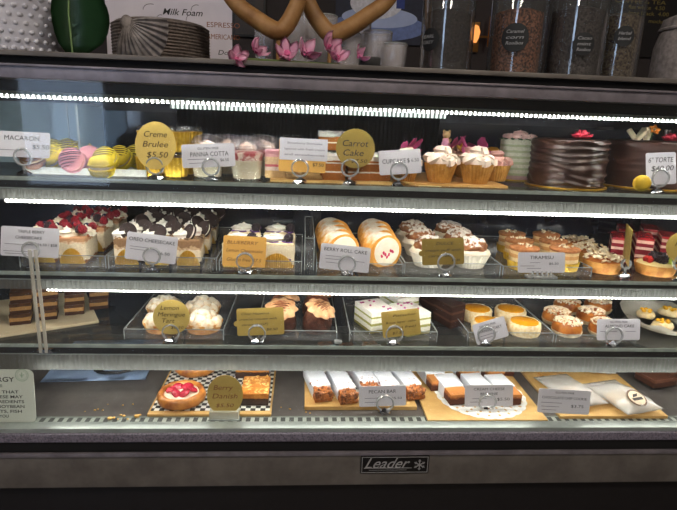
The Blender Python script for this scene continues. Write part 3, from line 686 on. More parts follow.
def cupcake(loc, label, frost, rot=0, s=1, topper=None):
    t = thing('cupcake', label, 'cupcake', loc, rot, 'cupcakes on the top shelf')
    t.scale = (s, s, s)
    part('paper_case', cached('paper_case', lambda: lathe([(.023, 0), (.0235, .001), (.0325, .036), (.0335, .039), (.0325, .039), (.031, .035)], 144, 28, .045), 60), kraft, t)
    part('cake', cached('cup_sponge', lambda: lathe([(.0305, .0), (.031, .004), (.024, .009), (0, .011)], 30)), crust, t, (0, 0, .034))
    part('frosting', cached('cup_frost', cup_frost, 60), frost, t, (0, 0, .038), (0, 0, loc.x*20))
    if topper == 'bear':
        bm = blob(.007, .006, .0085, sub=2); merge(bm, blob(.0085, .0075, .0078, sub=2), T(0, 0, .013))
        for s_ in (-1, 1):
            merge(bm, blob(.0032, .002, .0032, sub=2), T(s_*.0068, 0, .0195)); merge(bm, blob(.003, .003, .005, sub=2), T(s_*.0075, -.002, .002, 0, s_*.5))
        merge(bm, blob(.0036, .003, .0028, sub=2), T(0, -.007, .0115))
        bt = part('bear_topper', bm, mat('honey bear icing', (232, 190, 130), .5), t, (0, -.004, .088), s=1.25, label='tiny honey coloured bear topper')
        fc = bmesh.new()
        for x, z in ((-.0028, .0148), (.0028, .0148), (0, .0126)): merge(fc, blob(.0009, .0009, .0009, sub=1), T(x, -.0076 if z > .0145 else -.0099, z))
        part('face', fc, cookie_m, bt)
        part('dress', lathe([(.009, -.008), (.0085, -.003), (.0055, .005), (.004, .007)], 20), mat('pink dress icing', (240, 160, 190), .5), bt)
    elif topper == 'petals':
        rng = random.Random(loc.x*1000)
        for k in range(7):
            pl = prism([(0, 0), (.008, .012), (.012, .028), (.006, .042), (-.003, .044), (-.009, .03), (-.006, .012)], -.0004, .0004)
            part('paper_petal', pl, mat('orange paper petal', (244, 170, 40), .6) if k == 5 else pinkpetal, t, (rng.uniform(-.008, .012), rng.uniform(-.006, .006), .058), tuple((Matrix.Rotation(rad(52+rng.uniform(-16, 16)), 3, 'X') @ Matrix.Rotation(rad(-88+k*29+rng.uniform(-10, 10)), 3, 'Z')).to_euler()), 1.12, smooth=0)
    return t
def rosette(r=.016):
    bm = bmesh.new(); rng = random.Random(5)
    for ring, (n, rr, tilt) in enumerate(((7, .62, 55), (5, .38, 32), (3, .16, 12))):
        for k in range(n):
            a = 2*PI*k/n+ring*.5
            p = blob(r*.36, r*.12, r*.34, amp=r*.06, scale=200, seed=k, sub=2)
            merge(bm, p, T(r*rr*math.cos(a), r*rr*math.sin(a), r*(.28+.1*ring), 0, 0, a+PI/2) @ Euler((rad(tilt), 0, 0)).to_matrix().to_4x4())
    return bm
def ring_cake(name, loc, r, h, m, label, seed=0, ridges=6, amp=.0025, taper=0):
    t = thing(name, label, 'cake', loc, 0, 'whole layer cakes')
    n = 44; prof = [(r*.995, 0)]
    for k in range(n+1):
        z = h*k/n; q = 1
        prof.append((r*(1-taper*z/h), z))
    prof += [(r*(1-taper)-.003, h+.002), (r*.6, h+.003), (r*.3, h+.003), (0, h+.003)]
    bm = lathe(prof, 72)
    for v in bm.verts:
        a = math.atan2(v.co.y, v.co.x); k = 1-(v.co.z > h+.0025)
        if math.hypot(v.co.x, v.co.y) < 1e-4: continue
        d = Vector((v.co.x, v.co.y, 0)).normalized()
        ph = v.co.z/h*ridges*2*PI+a*1.0
        n1 = noise.noise(Vector((math.cos(a)*2, math.sin(a)*2, v.co.z*50+seed)))
        n2 = noise.noise(Vector((math.cos(a)*1.3, math.sin(a)*1.3, v.co.z*130+seed)))
        sa = math.sin(ph*1.0+4*noise.noise(Vector((math.cos(a)*1.1, math.sin(a)*1.1, v.co.z*18+seed))))
        v.co += d*k*amp*(.7*(1-abs(sa))*2-.7+.6*n1+.7*n2)
        v.co.z += .0015*noise.noise(Vector((v.co.x*40, v.co.y*40, seed)))*(v.co.z > h*.9)
    part('frosted_body', bm, m, t, smooth=60)
    return t
def cheesecake(loc, label, group, rot=0, kind='berry', size=(.068, .085, .045), seed=0):
    sx, sy, sz = size; rng = random.Random(seed)
    t = thing('cheesecake_slice', label, 'cake slice', loc, rot, group)
    bodies = {'berry': layered('berry cheesecake', [(0, (150, 96, 48)), (.12, (250, 236, 206)), (.80, (238, 208, 172)), (.92, (206, 156, 116))], sz, wob=.3),
              'cookie': layered('cookie cheesecake', [(0, (54, 36, 30)), (.14, (240, 226, 200)), (.62, (206, 176, 138)), (.86, (150, 116, 84))], sz, wob=.5),
              'blueberry': layered('blueberry cheesecake', [(0, (190, 140, 76)), (.12, (250, 238, 208)), (.9, (244, 226, 186))], sz, wob=.05)}
    # tapering wedge, narrow end towards the back
    poly = [(-sx/2, -sy/2), (sx/2, -sy/2), (sx*.34, sy/2), (-sx*.34, sy/2)]
    bm = prism(poly, 0, sz, .0015)
    bmesh.ops.subdivide_edges(bm, edges=[e for e in bm.edges if e.calc_length() > .02], cuts=5, use_grid_fill=True)
    lump(bm, .0012, 110, seed); part('cheesecake', bm, bodies[kind], t)
    # pleated gold paper round the foot
    nn = 15; cols = []; pb = bmesh.new()
    for k in range(nn*2+1):
        u = k/(nn*2); x = -sx/2*.92+sx*.92*u; hh = .004+(sz*.55)*math.sin(PI*u)**.7
        y = -sy/2-.0012-(.0034 if k % 2 else 0)
        cols.append((pb.verts.new((x, y, 0)), pb.verts.new((x*1.02, y-.0015, hh))))
    for A, B in zip(cols, cols[1:]): pb.faces.new((A[0], B[0], B[1], A[1]))
    g = bmesh.ops.solidify(pb, geom=pb.faces[:], thickness=.0004)
    part('pleated_paper', pb, gold_foil, t, smooth=0, label='pleated gold paper')
    if kind == 'berry':
        for i, (x, y) in enumerate(((-.016, -.024), (.016, -.006), (-.012, .02))):
            part('cream_dollop', me_dollop(), cream, t, (x, y, sz-.002), s=(1.0, 1.0, .95))
        for i, (x, y) in enumerate(((-.020, -.004), (.008, -.024), (.021, .012), (-.006, .006), (.004, .030), (-.022, .030), (.022, -.030))):
            which = (me_rasp(), raspberry_m, 'raspberry') if i % 3 != 1 else (me_rasp(), blackberry_m, 'blackberry')
            if i in (4, 5): which = (me_blue(), blueberry_m, 'blueberry')
            part(which[2], which[0], which[1], t, (x, y, sz+rng.uniform(.006, .013)), (rng.uniform(-.6, .6), rng.uniform(-.6, .6), 0), 1.0, smooth=180)
        cr = bmesh.new()
        for i in range(36): merge(cr, blob(.0035, .003, .0025, .001, 300, i, 1), T(rng.uniform(-.033, .033)*.95, rng.uniform(-.041, .04), sz+.0005, rng.random(), rng.random()))
        part('crumble', cr, mat('red brown crumble', (196, 134, 88), .8, (118, 56, 48), 150), t, kind='stuff')
    elif kind == 'cookie':
        for i, (x, y) in enumerate(((-.012, -.022), (.012, .018))):
            part('cream_dollop', me_dollop(), white_frost, t, (x-.006, y, sz-.002), s=(1.05, 1.0, .95))
            c = part('sandwich_cookie', cached('sandwich_cookie', lambda: lathe([(.0205, 0), (.022, .001), (.022, .0035), (.021, .0045), (0, .0045)], 30, 30, .012, (.0005, .004))), cookie_m, t, (x+.009, y+.002, sz+.013), (rad(rng.uniform(40, 64)), rad(rng.uniform(-15, 30)), rad(rng.uniform(-50, 50))), .82)
            part('cream_filling', cached('cookie_cream', lambda: lathe([(.0195, 0), (.0198, .003), (.0195, .0042)], 30)), white_frost, c, (0, 0, -.0043))
            part('wafer', cached('sandwich_cookie', None), cookie_m, c, (0, 0, -.0046), (PI, 0, 0))
        cr = bmesh.new()
        for i in range(60): merge(cr, blob(.004, .003, .003, .0012, 300, i, 1), T(rng.uniform(-.032, .032)*(1-.2*(i % 2)), rng.uniform(-.041, .04), sz+.0005, rng.random(), rng.random()))
        part('cookie_crumbs', cr, mat('cookie crumbs', (66, 46, 38), .85, (186, 156, 116), 130, .40, .6), t, kind='stuff')
    else:
        for y in (-.012,):
            part('cream_dollop', me_dollop(), white_frost, t, (-.006, y, sz-.003), s=(1.75, 1.5, .85))
            part('blackberry', me_rasp(), blackberry_m, t, (.020, y-.014, sz+.002), (0, .5, 0), 1.1, smooth=180)
        sw = bmesh.new()
        for q in range(2):
            merge(sw, tube([((-.9+1.8*i/14)*sx/2*.95, -sy*.32+q*.045+.006*math.sin(i*.9+q), sz+.0003) for i in range(15)], .0026, 6), T(0, 0, 0, s=(1, 1, 1)))
        merge(sw, tube([(-.03+.06*i/10, -sy/2+.0005, sz*.2+.0008*i+.002*math.sin(i)) for i in range(11)], .002, 6))
        part('berry_swirl', sw, mat('purple swirl', (96, 60, 128), .4), t)
    return t
def roll_slice(loc, label, rot=0, writing=False, L=.04):
    r = .039
    t = thing('swiss_roll_slice', label, 'roll cake', loc, rot, 'swiss roll slices')
    def body():
        n = 40; bm = bmesh.new(); prof = []
        for k in range(n):
            a = 2*PI*k/n; rr = r*(1+.02*math.sin(3*a)); x, z = rr*math.cos(a), max(-r*.86, rr*math.sin(a))
            prof.append((x, z+r*.86))
        rings = []
        for i in range(9):
            y = -L/2+L*i/8; rings.append([bm.verts.new((x, y, z)) for x, z in prof])
        for A, B in zip(rings, rings[1:]):
            for k in range(n): j = (k+1) % n; bm.faces.new((A[k], A[j], B[j], B[k]))
        bm.faces.new(rings[0][::-1]); bm.faces.new(rings[-1]); bmesh.ops.recalc_face_normals(bm, faces=bm.faces[:])
        return bm
    part('sponge', cached('roll_body', body), topped('sugared sponge', (238, 178, 88), (252, 244, 228), (222, 148, 60), .72, .3, 90, 1.2, .8, .4), t)
    part('cream_core', cached('roll_cream', lambda: lathe([(.0315, 0), (.032, .0015), (.030, .003), (0, .0032)], 36)), cream, t, (0, -L/2+.0005, r*.89), (PI/2, 0, 0))
    if writing:
        bm = bmesh.new(); rng = random.Random(3)
        for q in range(7):
            merge(bm, blob(.0028, .001, .0042, .001, 300, q, 2), T(-.014+q*.0046, -L/2-.003, r*.72+.006*math.sin(q*1.5)-.002+q*.0009, 0, rng.uniform(-.7, .7)))
        part('strawberry_pieces', bm, mat('strawberry pink', (222, 60, 104), .4), t)
    return t
def cream_puff(loc, label, rot=0, seed=0):
    t = thing('cream_puff', label, 'pastry', loc, rot, 'dusted cream puffs in white cups'); t.scale = (1.08, 1.08, 1.08)
    part('paper_cup', cached('puff_cup', lambda: lathe([(.028, 0), (.0285, .001), (.039, .026), (.041, .030), (.0395, .030), (.036, .024)], 120, 30, .03), 60), mat('white paper cup', (244, 236, 216), .6), t)
    part('cream', cached('puff_cream', lambda: lathe([(.034, .02), (.038, .03), (.037, .036), (.03, .04), (0, .041)], 60, 10, .05), 60), cream, t)
    def top():
        bm = blob(.033, .033, .021, .0055, 120, seed, 4, -.003); return bm
    part('choux_top', cached('choux%d' % (seed % 3), top, 70), topped('sugared choux', (168, 112, 72), (246, 238, 228), (118, 72, 44), .72, .16, 130, 2.6, .8, .9), t, (0, 0, .041))
    return t
def tiramisu(loc, label, rot=0, seed=0):
    t = thing('tiramisu_cake', label, 'dessert cup', loc, rot, 'tiramisu cakes in gold pleated cups'); rng = random.Random(seed)
    part('pleated_cup', cached('tira_cup', lambda: lathe([(.031, 0), (.0315, .001), (.0345, .019), (.033, .019), (.031, .004)], 132, 33, .03), 60), gold_cup, t)
    part('sponge', cached('tira_body', lambda: lump(lathe([(.0305, .003), (.0312, .01), (.0315, .025), (.0312, .04), (.031, .046), (.029, .048), (0, .0485)], 48), .0008, 150)), layered('tiramisu layers', [(0, (214, 164, 104)), (.3, (240, 212, 160)), (.55, (216, 160, 100)), (.72, (236, 204, 150)), (.9, (186, 122, 72))], .049), t)
    part('dusted_top', cached('tira_top', lambda: lump(lathe([(.0325, -.003), (.034, .0), (.033, .003), (.026, .0048), (0, .005)], 48), .0012, 200)), mat('cocoa dusted top', (198, 134, 84), .85, (150, 92, 52), 130, bump=.9), t, (0, 0, .046))
    nb = bmesh.new()
    for i in range(11): merge(nb, blob(.004, .0028, .002, .001, 300, i, 1), T(rng.uniform(-.015, .015), rng.uniform(-.015, .015), .052+rng.uniform(0, .002), rng.random(), rng.random(), rng.random()*6))
    part('chopped_nuts', nb, mat('chopped nuts', (246, 230, 196), .6, (120, 78, 44), 120, .38, .5), t)
    return t
def tart_shell(r, h, seg=72, n=24): return lathe([(r*.84, 0), (r*.86, .001), (r, h*.92), (r*1.01, h), (r*.95, h), (r*.92, h*.8), (0, h*.78)], seg, n, .018)
def almond_tart(loc, label, rot=0, seed=0, r=.043):
    t = thing('almond_tart', label, 'tart', loc, rot, 'flaked almond tarts'); rng = random.Random(seed)
    part('shell', cached('almond_shell', lambda: tart_shell(r, .026), 60), crust, t)
    part('filling', cached('almond_fill', lambda: lump(lathe([(r*.93, .02), (r*.9, .027), (r*.6, .032), (0, .034)], 40), .002, 90)), crust_d, t)
    def flakes():
        bm = bmesh.new()
        for i in range(120):
            a, q = rng.random()*2*PI, r*.95*math.sqrt(rng.random())
            f = blob(.0062, .004, .0007, sub=1)
            merge(bm, f, T(q*math.cos(a), q*math.sin(a), .0365-.006*(q/r)**2+rng.uniform(-.002, .006), rng.uniform(-.7, .7), rng.uniform(-.7, .7), rng.random()*6))
        return bm
    part('flaked_almonds', cached('flakes%d' % (seed % 2), flakes, 0), mat('flaked almonds', (252, 240, 214), .6, (236, 208, 156), 90), t, kind='stuff')
    return t
redvelvet_m = layered('red layer cake', [(0, (126, 24, 38)), (.22, (240, 198, 176)), (.36, (136, 24, 40)), (.58, (244, 206, 186)), (.72, (140, 26, 42)), (.92, (206, 70, 70))], .044, wob=.03)
pist_m = layered('pistachio layers', [(0, (150, 138, 66)), (.16, (246, 244, 228)), (.42, (172, 172, 96)), (.56, (248, 246, 232)), (.84, (176, 180, 104)), (.94, (248, 246, 236))], .042, wob=.05)
def meringue_tart(loc, label, rot=0, seed=0):
    t = thing('meringue_tart', label, 'tart', loc, rot, 'lemon meringue tarts')
    r = .042
    part('shell', cached('meringue_shell', lambda: tart_shell(r, .021), 60), crust, t)
    def top():
        bm = bmesh.new(); rng = random.Random(seed)
        merge(bm, lathe([(r*.92, .017), (r*.9, .024), (r*.5, .034), (0, .038)], 32))
        for q, (n, rr, z, s) in enumerate(((9, .68, .019, .013), (6, .40, .027, .013), (1, 0, .034, .014))):
            for k in range(n):
                a = 2*PI*k/n+q*.4
                merge(bm, lathe([(s*1.15, 0), (s*1.15, .004), (s*.9, .009), (s*.5, .0125), (.0008, .0155)], 18), T(r*rr*math.cos(a), r*rr*math.sin(a), z, .35*math.sin(-a), .35*math.cos(a), 0, rng.uniform(.85, 1.15)))
        return lump(bm, .002, 90, seed, False)
    part('meringue', cached('meringue%d' % (seed % 2), top, 60), topped('toasted meringue', (240, 228, 200), (244, 236, 218), (214, 172, 116), .6, .3, 70, 1.4, .6, .2), t)
    return t
def mousse_cake(loc, label, rot=0, seed=0):
    t = thing('mousse_cake', label, 'cake', loc, rot, 'chocolate hazelnut mousse cakes'); t.scale = (1.06, 1.0, 1.06)
    part('chocolate_shell', cached('choc_dome%d' % (seed % 2), lambda: lump(blob(.033, .033, .036, .0022, 180, seed, 4, -.018), .001, 400, seed, False), 70), choc_nut, t, (0, 0, .018))
    bm = lathe([(.001, .0), (.029, .001), (.034, .005), (.029, .012), (.015, .016), (0, .017)], 96, 9, .08)
    part('caramel_cream', bm, mat('caramel cream', (228, 180, 134), .5, (206, 152, 106), 60, sss=.08), t, (0, -.006, .045), (rad(22), 0, 0), smooth=70)
    dz = bmesh.new(); pts = []
    for i in range(60):
        u = i/59; q = 2*u-1; s_ = math.sin(u*44); X = .025*s_*(1-.4*q*q); Yq = .027*q; hgt = .0172-.011*min(1.3, (X*X+Yq*Yq)/.00078)**1.5; pts.append((X, -.006+Yq*math.cos(rad(22))-hgt*math.sin(rad(22)), .0455+Yq*math.sin(rad(22))+hgt*math.cos(rad(22))))
    merge(dz, tube(pts, .0012, 5))
    part('drizzle', dz, mat('brown drizzle', (128, 70, 40), .4), t)
    return t
def orange_tart(loc, label, rot=0, seed=0, r=.037):
    t = thing('orange_tart', label, 'tart', loc, rot, 'orange topped coconut tarts'); rng = random.Random(seed)
    part('coconut_side', cached('coco_side%d' % (seed % 2), lambda: lump(lathe([(r*.9, 0), (r, .003), (r*1.02, .015), (r, .027), (r*.93, .030), (r*.85, .028), (0, .027)], 60), .0025, 260, seed), 70), mat('coconut coating', (250, 234, 196), .8, (232, 200, 140), 140, bump=.9), t)
    part('fruit_glaze', cached('glaze', lambda: lathe([(r*.86, .026), (r*.85, .030), (r*.7, .0315), (0, .032)], 40)), mat('orange glaze', (246, 176, 40), .15, (230, 146, 20), 50, spec=.7, coat=.3), t)
    return t
def glazed_bun(loc, label, rot=0, seed=0, r=.034):
    t = thing('almond_bun', label, 'bun', loc, rot, 'golden buns dusted with nuts'); rng = random.Random(seed)
    part('paper_base', cached('bun_paper', lambda: lathe([(r*.86, 0), (r*.9, .001), (r*1.02, .010), (r*.96, .010)], 96, 24, .03), 60), mat('waxed paper', (226, 206, 170), .5), t)
    part('bun', cached('bun%d' % (seed % 2), lambda: lump(lathe([(r*.8, .001), (r*.97, .008), (r, .018), (r*.92, .027), (r*.66, .034), (r*.3, .0375), (0, .038)], 48), .002, 60, seed)), mat('golden bun crust', (202, 126, 50), .35, (158, 84, 28), 40, coat=.2), t)
    def nuts():
        bm = bmesh.new()
        for i in range(230):
            a, q = rng.random()*2*PI, r*.93*math.sqrt(rng.random())
            merge(bm, blob(.0032, .0026, .0016, .0006, 400, i, 1), T(q*math.cos(a), q*math.sin(a), .0385-.010*(q/r)**2.4, rng.random(), rng.random(), 0))
        return bm
    part('chopped_almonds', cached('bun_nuts%d' % (seed % 2), nuts, 0), mat('sugared almond bits', (250, 240, 220), .7, (232, 204, 160), 120), t, kind='stuff')
    return t
def nut_bar(loc, label, size, rot=0, seed=0, wrap=True):
    sx, sy, sz = size; rng = random.Random(seed)
    t = thing('pecan_bar', label, 'pastry bar', loc, rot, 'pecan bars in white paper bands')
    part('shortbread', box(sx, sy, sz*.4, .001), crust_d, t)
    def nuts():
        bm = box(sx*.96, sy*.98, sz*.6, .002, M=T(0, 0, sz*.38)); 
        for i in range(70):
            f = i % 3; x = rng.uniform(-sx/2, sx/2)
            y, z = (-sy/2, rng.uniform(sz*.2, sz)) if f else (rng.uniform(-sy/2, -sy*.1), sz*.98)
            merge(bm, blob(.0055, .004, .0036, .0012, 260, i, 2), T(x*.96, y, z, rng.random()*3, rng.random()*3, rng.random()*3))
        return bm
    part('pecan_topping', cached('pecans%d' % (seed % 3), nuts, 60), mat('caramel pecans', (196, 122, 62), .35, (112, 60, 28), 130, .4, .6, bump=.4, spec=.6), t)
    if wrap:
        L = sy*.80
        part('paper_band', box(sx+.003, L, sz+.0045, .003, M=T(0, sy/2-L/2-.004, -.0002)), paper_w, t, label='white paper band')
    return t
# ================================================================== TOP SHELF
yel, pnk, brn = (246, 220, 66), (226, 150, 160), (150, 100, 62)
white_china = mat('white tray', (226, 230, 226), .35)
mx0, mx1 = xat(24, 1.10, SH[1]), xat(146, 1.10, SH[1])
tray((mx0+mx1)/2, 1.20, SH[1], mx1-mx0, .20, .014, 'white rectangular tray holding the macarons', 0, white_china, 'macaron_tray', None)
B = SH[1]+.0034
def mac(px, d, dz, col, label, stripes=None, rx=0, ry=0, rz=0, **k):
    return macaron((xat(px, d, B+dz), d, B+dz), col, label, stripes, (rad(rx), rad(ry), rad(rz)), **k)
# leaning ones rest their edge on the tray
mac(36, 1.115, .012, brn, 'brown macaron half hidden behind the macaron card holder', 'sepia', 28, 0, 0)
mac(60, 1.146, .018, yel, 'yellow macaron standing at the corner of the macaron card', 'sepia', 55, 0, -25)
mac(78, 1.122, .016, pnk, 'pink macaron with plum stripes leaning towards the pane', 'plum', 62, 0, -8)
mac(92, 1.162, .012, pnk, 'plain pink macaron behind the plum striped one', None, 40, 0, 10)
macaron((xat(103, 1.083, SH[1]), 1.083, SH[1]+.0006), yel, 'plain yellow macaron lying flat at the front shelf edge', None, (rad(8), 0, 0))
mac(112, 1.14, .016, yel, 'striped yellow macaron beside the plain yellow one', 'sepia', 52, 0, -20)
mac(126, 1.185, .016, yel, 'striped yellow macaron second from the tray corner', 'sepia', 52, 0, -20)
mac(141, 1.232, .016, yel, 'striped yellow macaron next to the round gold card', 'sepia', 52, 0, -20)
mac(57, 1.25, .020, yel, 'yellow striped macaron at the back over the card corner', 'sepia', 48, 0, 0)
mac(71, 1.255, .022, yel, 'yellow striped macaron in the middle of the back row', 'sepia', 48, 0, 0)
mac(85, 1.25, .020, yel, 'yellow striped macaron behind the pink pair', 'sepia', 48, 0, 8)
# hazy acrylic sheets standing behind the macarons
for px, dd, nm in ((46, 1.33, 'tall clear acrylic sheet standing behind the macarons'),):
    x0, x1 = xat(-20, dd, SH[1]), xat(90, dd, SH[1])
    t = thing('acrylic_screen', nm, 'screen', ((x0+x1)/2, dd, SH[1]+.0004), 0)
    part('sheet', box(x1-x0, .004, .142), clear('hazy acrylic', (.86, .92, .94), .14, .34, (190, 214, 226), edge=.5), t)
    part('polished_edge', box(.003, .0046, .142, M=T((x1-x0)/2, 0, 0)), acry_edge, t)
    part('polished_edge', box(.002, .0046, .142, M=T((x1-x0)/2-.042, -.001, 0)), acry_edge, t)
t = thing('acrylic_divider', 'clear acrylic divider running back beside the macarons', 'screen', (xat(88, 1.22, SH[1]), 1.255, SH[1]+.0184))
part('sheet', box(.004, .14, .12), clear('hazy acrylic', (.86, .92, .94), .14, .34, (190, 214, 226), edge=.5), t)
part('polished_edge', box(.0044, .002, .12, M=T(0, -.07, 0)), acry_edge, t)
# creme brulee cups, two layers
cb = [(150, 1.128, 0), (176, 1.128, 0), (190, 1.195, 0), (160, 1.195, 0), (152, 1.128, 1), (177, 1.128, 1), (190, 1.195, 1), (162, 1.195, 1)]
lb = ['gold pleated creme brulee cup behind the foot of the round gold card', 'gold pleated creme brulee cup beside the panna cotta card', 'gold creme brulee cup in the second row beside the panna cotta', 'gold creme brulee cup in the second row behind the gold card',
      'gold creme brulee cup stacked on top behind the round gold card', 'gold creme brulee cup on top between gold card and panna cotta card', 'gold creme brulee cup on top in the second row by the panna cotta', 'gold creme brulee cup on top in the second row behind the gold card']
for (px, d, lv), l in zip(cb, lb): brulee_cup(pos(px, d, 1, .0004+lv*.0512), l, px*.1)
# panna cotta
for (px, d), l in zip(((247, 1.115), (208, 1.13), (266, 1.185), (228, 1.212), (262, 1.27), (292, 1.29)), ('panna cotta cup with red berry swirl beside its card', 'panna cotta cup behind the panna cotta card', 'panna cotta cup in the second row over the front cup shoulder', 'panna cotta cup in the second row behind the white card', 'panna cotta cup in the third row by the strawberry slices', 'panna cotta cup at the back behind the amber card')):
    panna_cup(pos(px, d, 1, .0004), l, 0, px*.3)
# carrot cake and strawberry slices on a wooden board
board(270, 410, 1.082, 1.30, 1, .006, wood_board, 'pale wooden board under the carrot cake slices', group='boards on the glass shelves', name='serving_board')
bz = .0066
straw_cake = layered('strawberry shortcake', [(0, (240, 206, 150)), (.3, (246, 226, 214)), (.45, (226, 120, 130)), (.55, (244, 214, 170)), (.85, (246, 190, 196))], .05)
pink_top = mat('pink icing', (244, 190, 196), .5, (236, 168, 178), 50)
for px, d, l in ((276, 1.125, 'strawberry slice with pink top beside the amber card'), (292, 1.205, 'strawberry slice with pink top in the second row')):
    slab_slice('strawberry_slice', pos(px, d, 1, bz), (.042, .06, .048), straw_cake, l, 'cake slice', 'strawberry slices', 0, pink_top)
cs = [(333, 1.12, 0), (357, 1.125, 0), (377, 1.13, 0), (330, 1.205, 0), (352, 1.21, 0), (374, 1.215, 0)]
for (px, d, dz), l in zip(cs, ('carrot cake slice between the amber card and the round card', 'carrot cake slice behind the round carrot cake card', 'carrot cake slice beside the cupcake card', 'carrot cake slice in the second row by the amber card', 'carrot cake slice in the second row behind the round card', 'carrot cake slice in the second row by the cupcakes')):
    slab_slice('carrot_cake_slice', pos(px, d, 1, bz), (.046, .07, .040), carrot_m, l, 'cake slice', 'carrot cake slices', 0, white_frost, .010, .003, px)
bs = board(312, 372, 1.18, 1.29, 1, .003, acry, 'clear plate lifting the upper carrot cake slices', name='serving_plate')
bs.location.z = SH[1]+bz+.0508
for (px, d), l in zip(((329, 1.225), (352, 1.225)), ('upper carrot cake slice with white frosting by the amber card', 'upper carrot cake slice with white frosting over the round card')):
    slab_slice('carrot_cake_slice', pos(px, d, 1, bz+.0542), (.05, .07, .030), carrot_m, l, 'cake slice', 'carrot cake slices', 0, white_frost, .011, .004, px+5)
# cupcakes
board(404, 508, 1.082, 1.34, 1, .005, mat('kraft board', (206, 160, 96), .6, (186, 140, 76), 20), 'kraft board under the cupcakes', group='boards on the glass shelves', name='serving_board')
frost2 = mat('rose frosting', (246, 196, 180), .6, (236, 170, 158), 45, sss=.08, bump=.2)
for px, d, f, l, tp, s in ((404, 1.125, pinkwhite, 'cupcake half hidden behind the cupcake card', None, .92), (439, 1.122, pinkwhite, 'blush frosted cupcake beside the cupcake card', None, 1.02), (475, 1.120, pinkwhite, 'large blush frosted cupcake in the middle of the front row', None, 1.04), (495, 1.182, frost2, 'rose frosted cupcake beside the green layer cake', None, .9),
                           (442, 1.21, pinkwhite, 'cupcake with tiny bear topper in the second row', 'bear', .93), (466, 1.24, frost2, 'cupcake with magenta paper petals behind the large front one', 'petals', .95), (480, 1.31, frost2, 'cupcake with magenta and orange petals by the green cake', 'petals', .93), (406, 1.232, frost2, 'cupcake with magenta petals behind the cupcake card', 'petals', .9), (450, 1.31, frost2, 'cupcake with magenta petals at the very back', 'petals', .97)):
    cupcake(pos(px, d, 1, .0058), l, f, px, s, tp)
# whole cakes on gold boards
def goldboard(px, d, r, label, row=1):
    t = thing('cake_board', label, 'cake board', pos(px, d, row, .0004), 0, 'gold boards under the whole cakes')
    part('disc', lathe([(r, 0), (r, .003)], 64), gold_board, t, smooth=0); return t
green_layers = layered('green layer cake', [(0, (224, 182, 186))]+[(x, c) for k in range(6) for x, c in ((.10+k*.145, (206, 212, 172)), (.16+k*.145, (238, 236, 212)))], .092, wob=.03)
goldboard(515, 1.275, .048, 'gold board under the pale green layer cake')
gc = ring_cake('layer_cake', pos(515, 1.275, 1, .0036), .0432, .092, green_layers, 'tall pale green striped layer cake with pink frosted crown', 2, 6, .0001)
blush_c = mat('pale rose frosting', (253, 216, 208), .6, (248, 196, 190), 50)
for k in range(9):
    a = 2*PI*k/9; part('frosting_dollop', cached('dollop_p', lambda: swirl(.0155, .012, 1.8, .006, steps=30), 60), blush_c, gc, (.027*math.cos(a), .027*math.sin(a), .094))
part('frosting_dollop', cached('dollop_p', None), blush_c, gc, (0, 0, .098), s=1.3)
for k in range(14):
    a = 2*PI*k/14+.2; part('icing_leaf', prism([(0, 0), (.005, .006), (.004, .014), (0, .019), (-.004, .014), (-.005, .006)], -.0006, .0006), green_leaf, gc, (.031*math.cos(a), .031*math.sin(a), .0965), (rad(-12), 0, a-PI/2+.6), smooth=0)
r1 = (xat(599, 1.165, SH[1])-xat(530, 1.165, SH[1]))/2
goldboard(564.5, 1.165, r1+.006, 'gold board under the ridged chocolate cake')
c1 = ring_cake('chocolate_cake', pos(564.5, 1.165, 1, .0036), r1, .098, choc, 'tall dark chocolate cake with ridged frosting and red rosette', 1, 3.2, .0028, -.0)
part('rosette', cached('rosette', rosette, 60), rose_m, c1, (.008, -.03, .100), s=1.6, label='rose red icing rosette')
r2 = .090
px2 = 641
goldboard(px2, 1.21, r2+.008, 'gold board under the smooth chocolate cake')
c2 = ring_cake('chocolate_cake', pos(px2, 1.21, 1, .0036), r2, .100, choc, 'wide smooth chocolate cake with white curls and rosette', 4, 2, .0008)
part('rosette', cached('rosette', None), rose_m, c2, (.026, -.04, .102), s=1.45, label='rose red icing rosette')
wc = mat('white chocolate curl', (236, 224, 196), .4, (226, 208, 170), 40)
rng = random.Random(2)
for k in range(6):
    part('white_chocolate_curl', lathe([(.0058, 0), (.0062, .015), (.0058, .030), (.0035, .0305), (.003, .004)], 20), wc, c2, (-.05+.008*k, -.03+.012*(k % 3), .102), (rad(rng.uniform(-30, 30)), rad(rng.uniform(-35, 35)), 0))
fl = part('icing_flower', lathe([(.002, 0), (.009, .004), (.011, .007), (.004, .005), (0, .006)], 40, 5, .22), mat('orange icing', (240, 150, 60), .5), c2, (-.024, -.045, .124), (rad(55), 0, 0), label='small orange icing flower')
part('flower_center', blob(.003, .003, .003, sub=2), wc, fl, (0, 0, .006))
part('curl_stem', tube([(-.024, -.043, .1), (-.024, -.044, .124)], .0012, 6), green_leaf, c2)
part('rosette', cached('rosette', None), mat('mauve icing', (190, 130, 140), .5), c2, (.058, -.03, .102), s=1.05, label='mauve icing rosette')
for k in range(5):
    part('chocolate_curl', lathe([(.005, 0), (.0055, .014), (.005, .026), (.0025, .0265)], 18), choc, c2, (.034+.006*k, -.01+.008*(k % 2), .102), (rad(rng.uniform(-40, 40)), rad(rng.uniform(-40, 40)), 0))
macaron((xat(637, 1.098, SH[1]), 1.090, SH[1]+.0175), (236, 196, 50), 'deep yellow macaron standing against the smooth chocolate cake', None, (rad(82), 0, rad(-28)), r=.0165)
o = C.objects[-1]
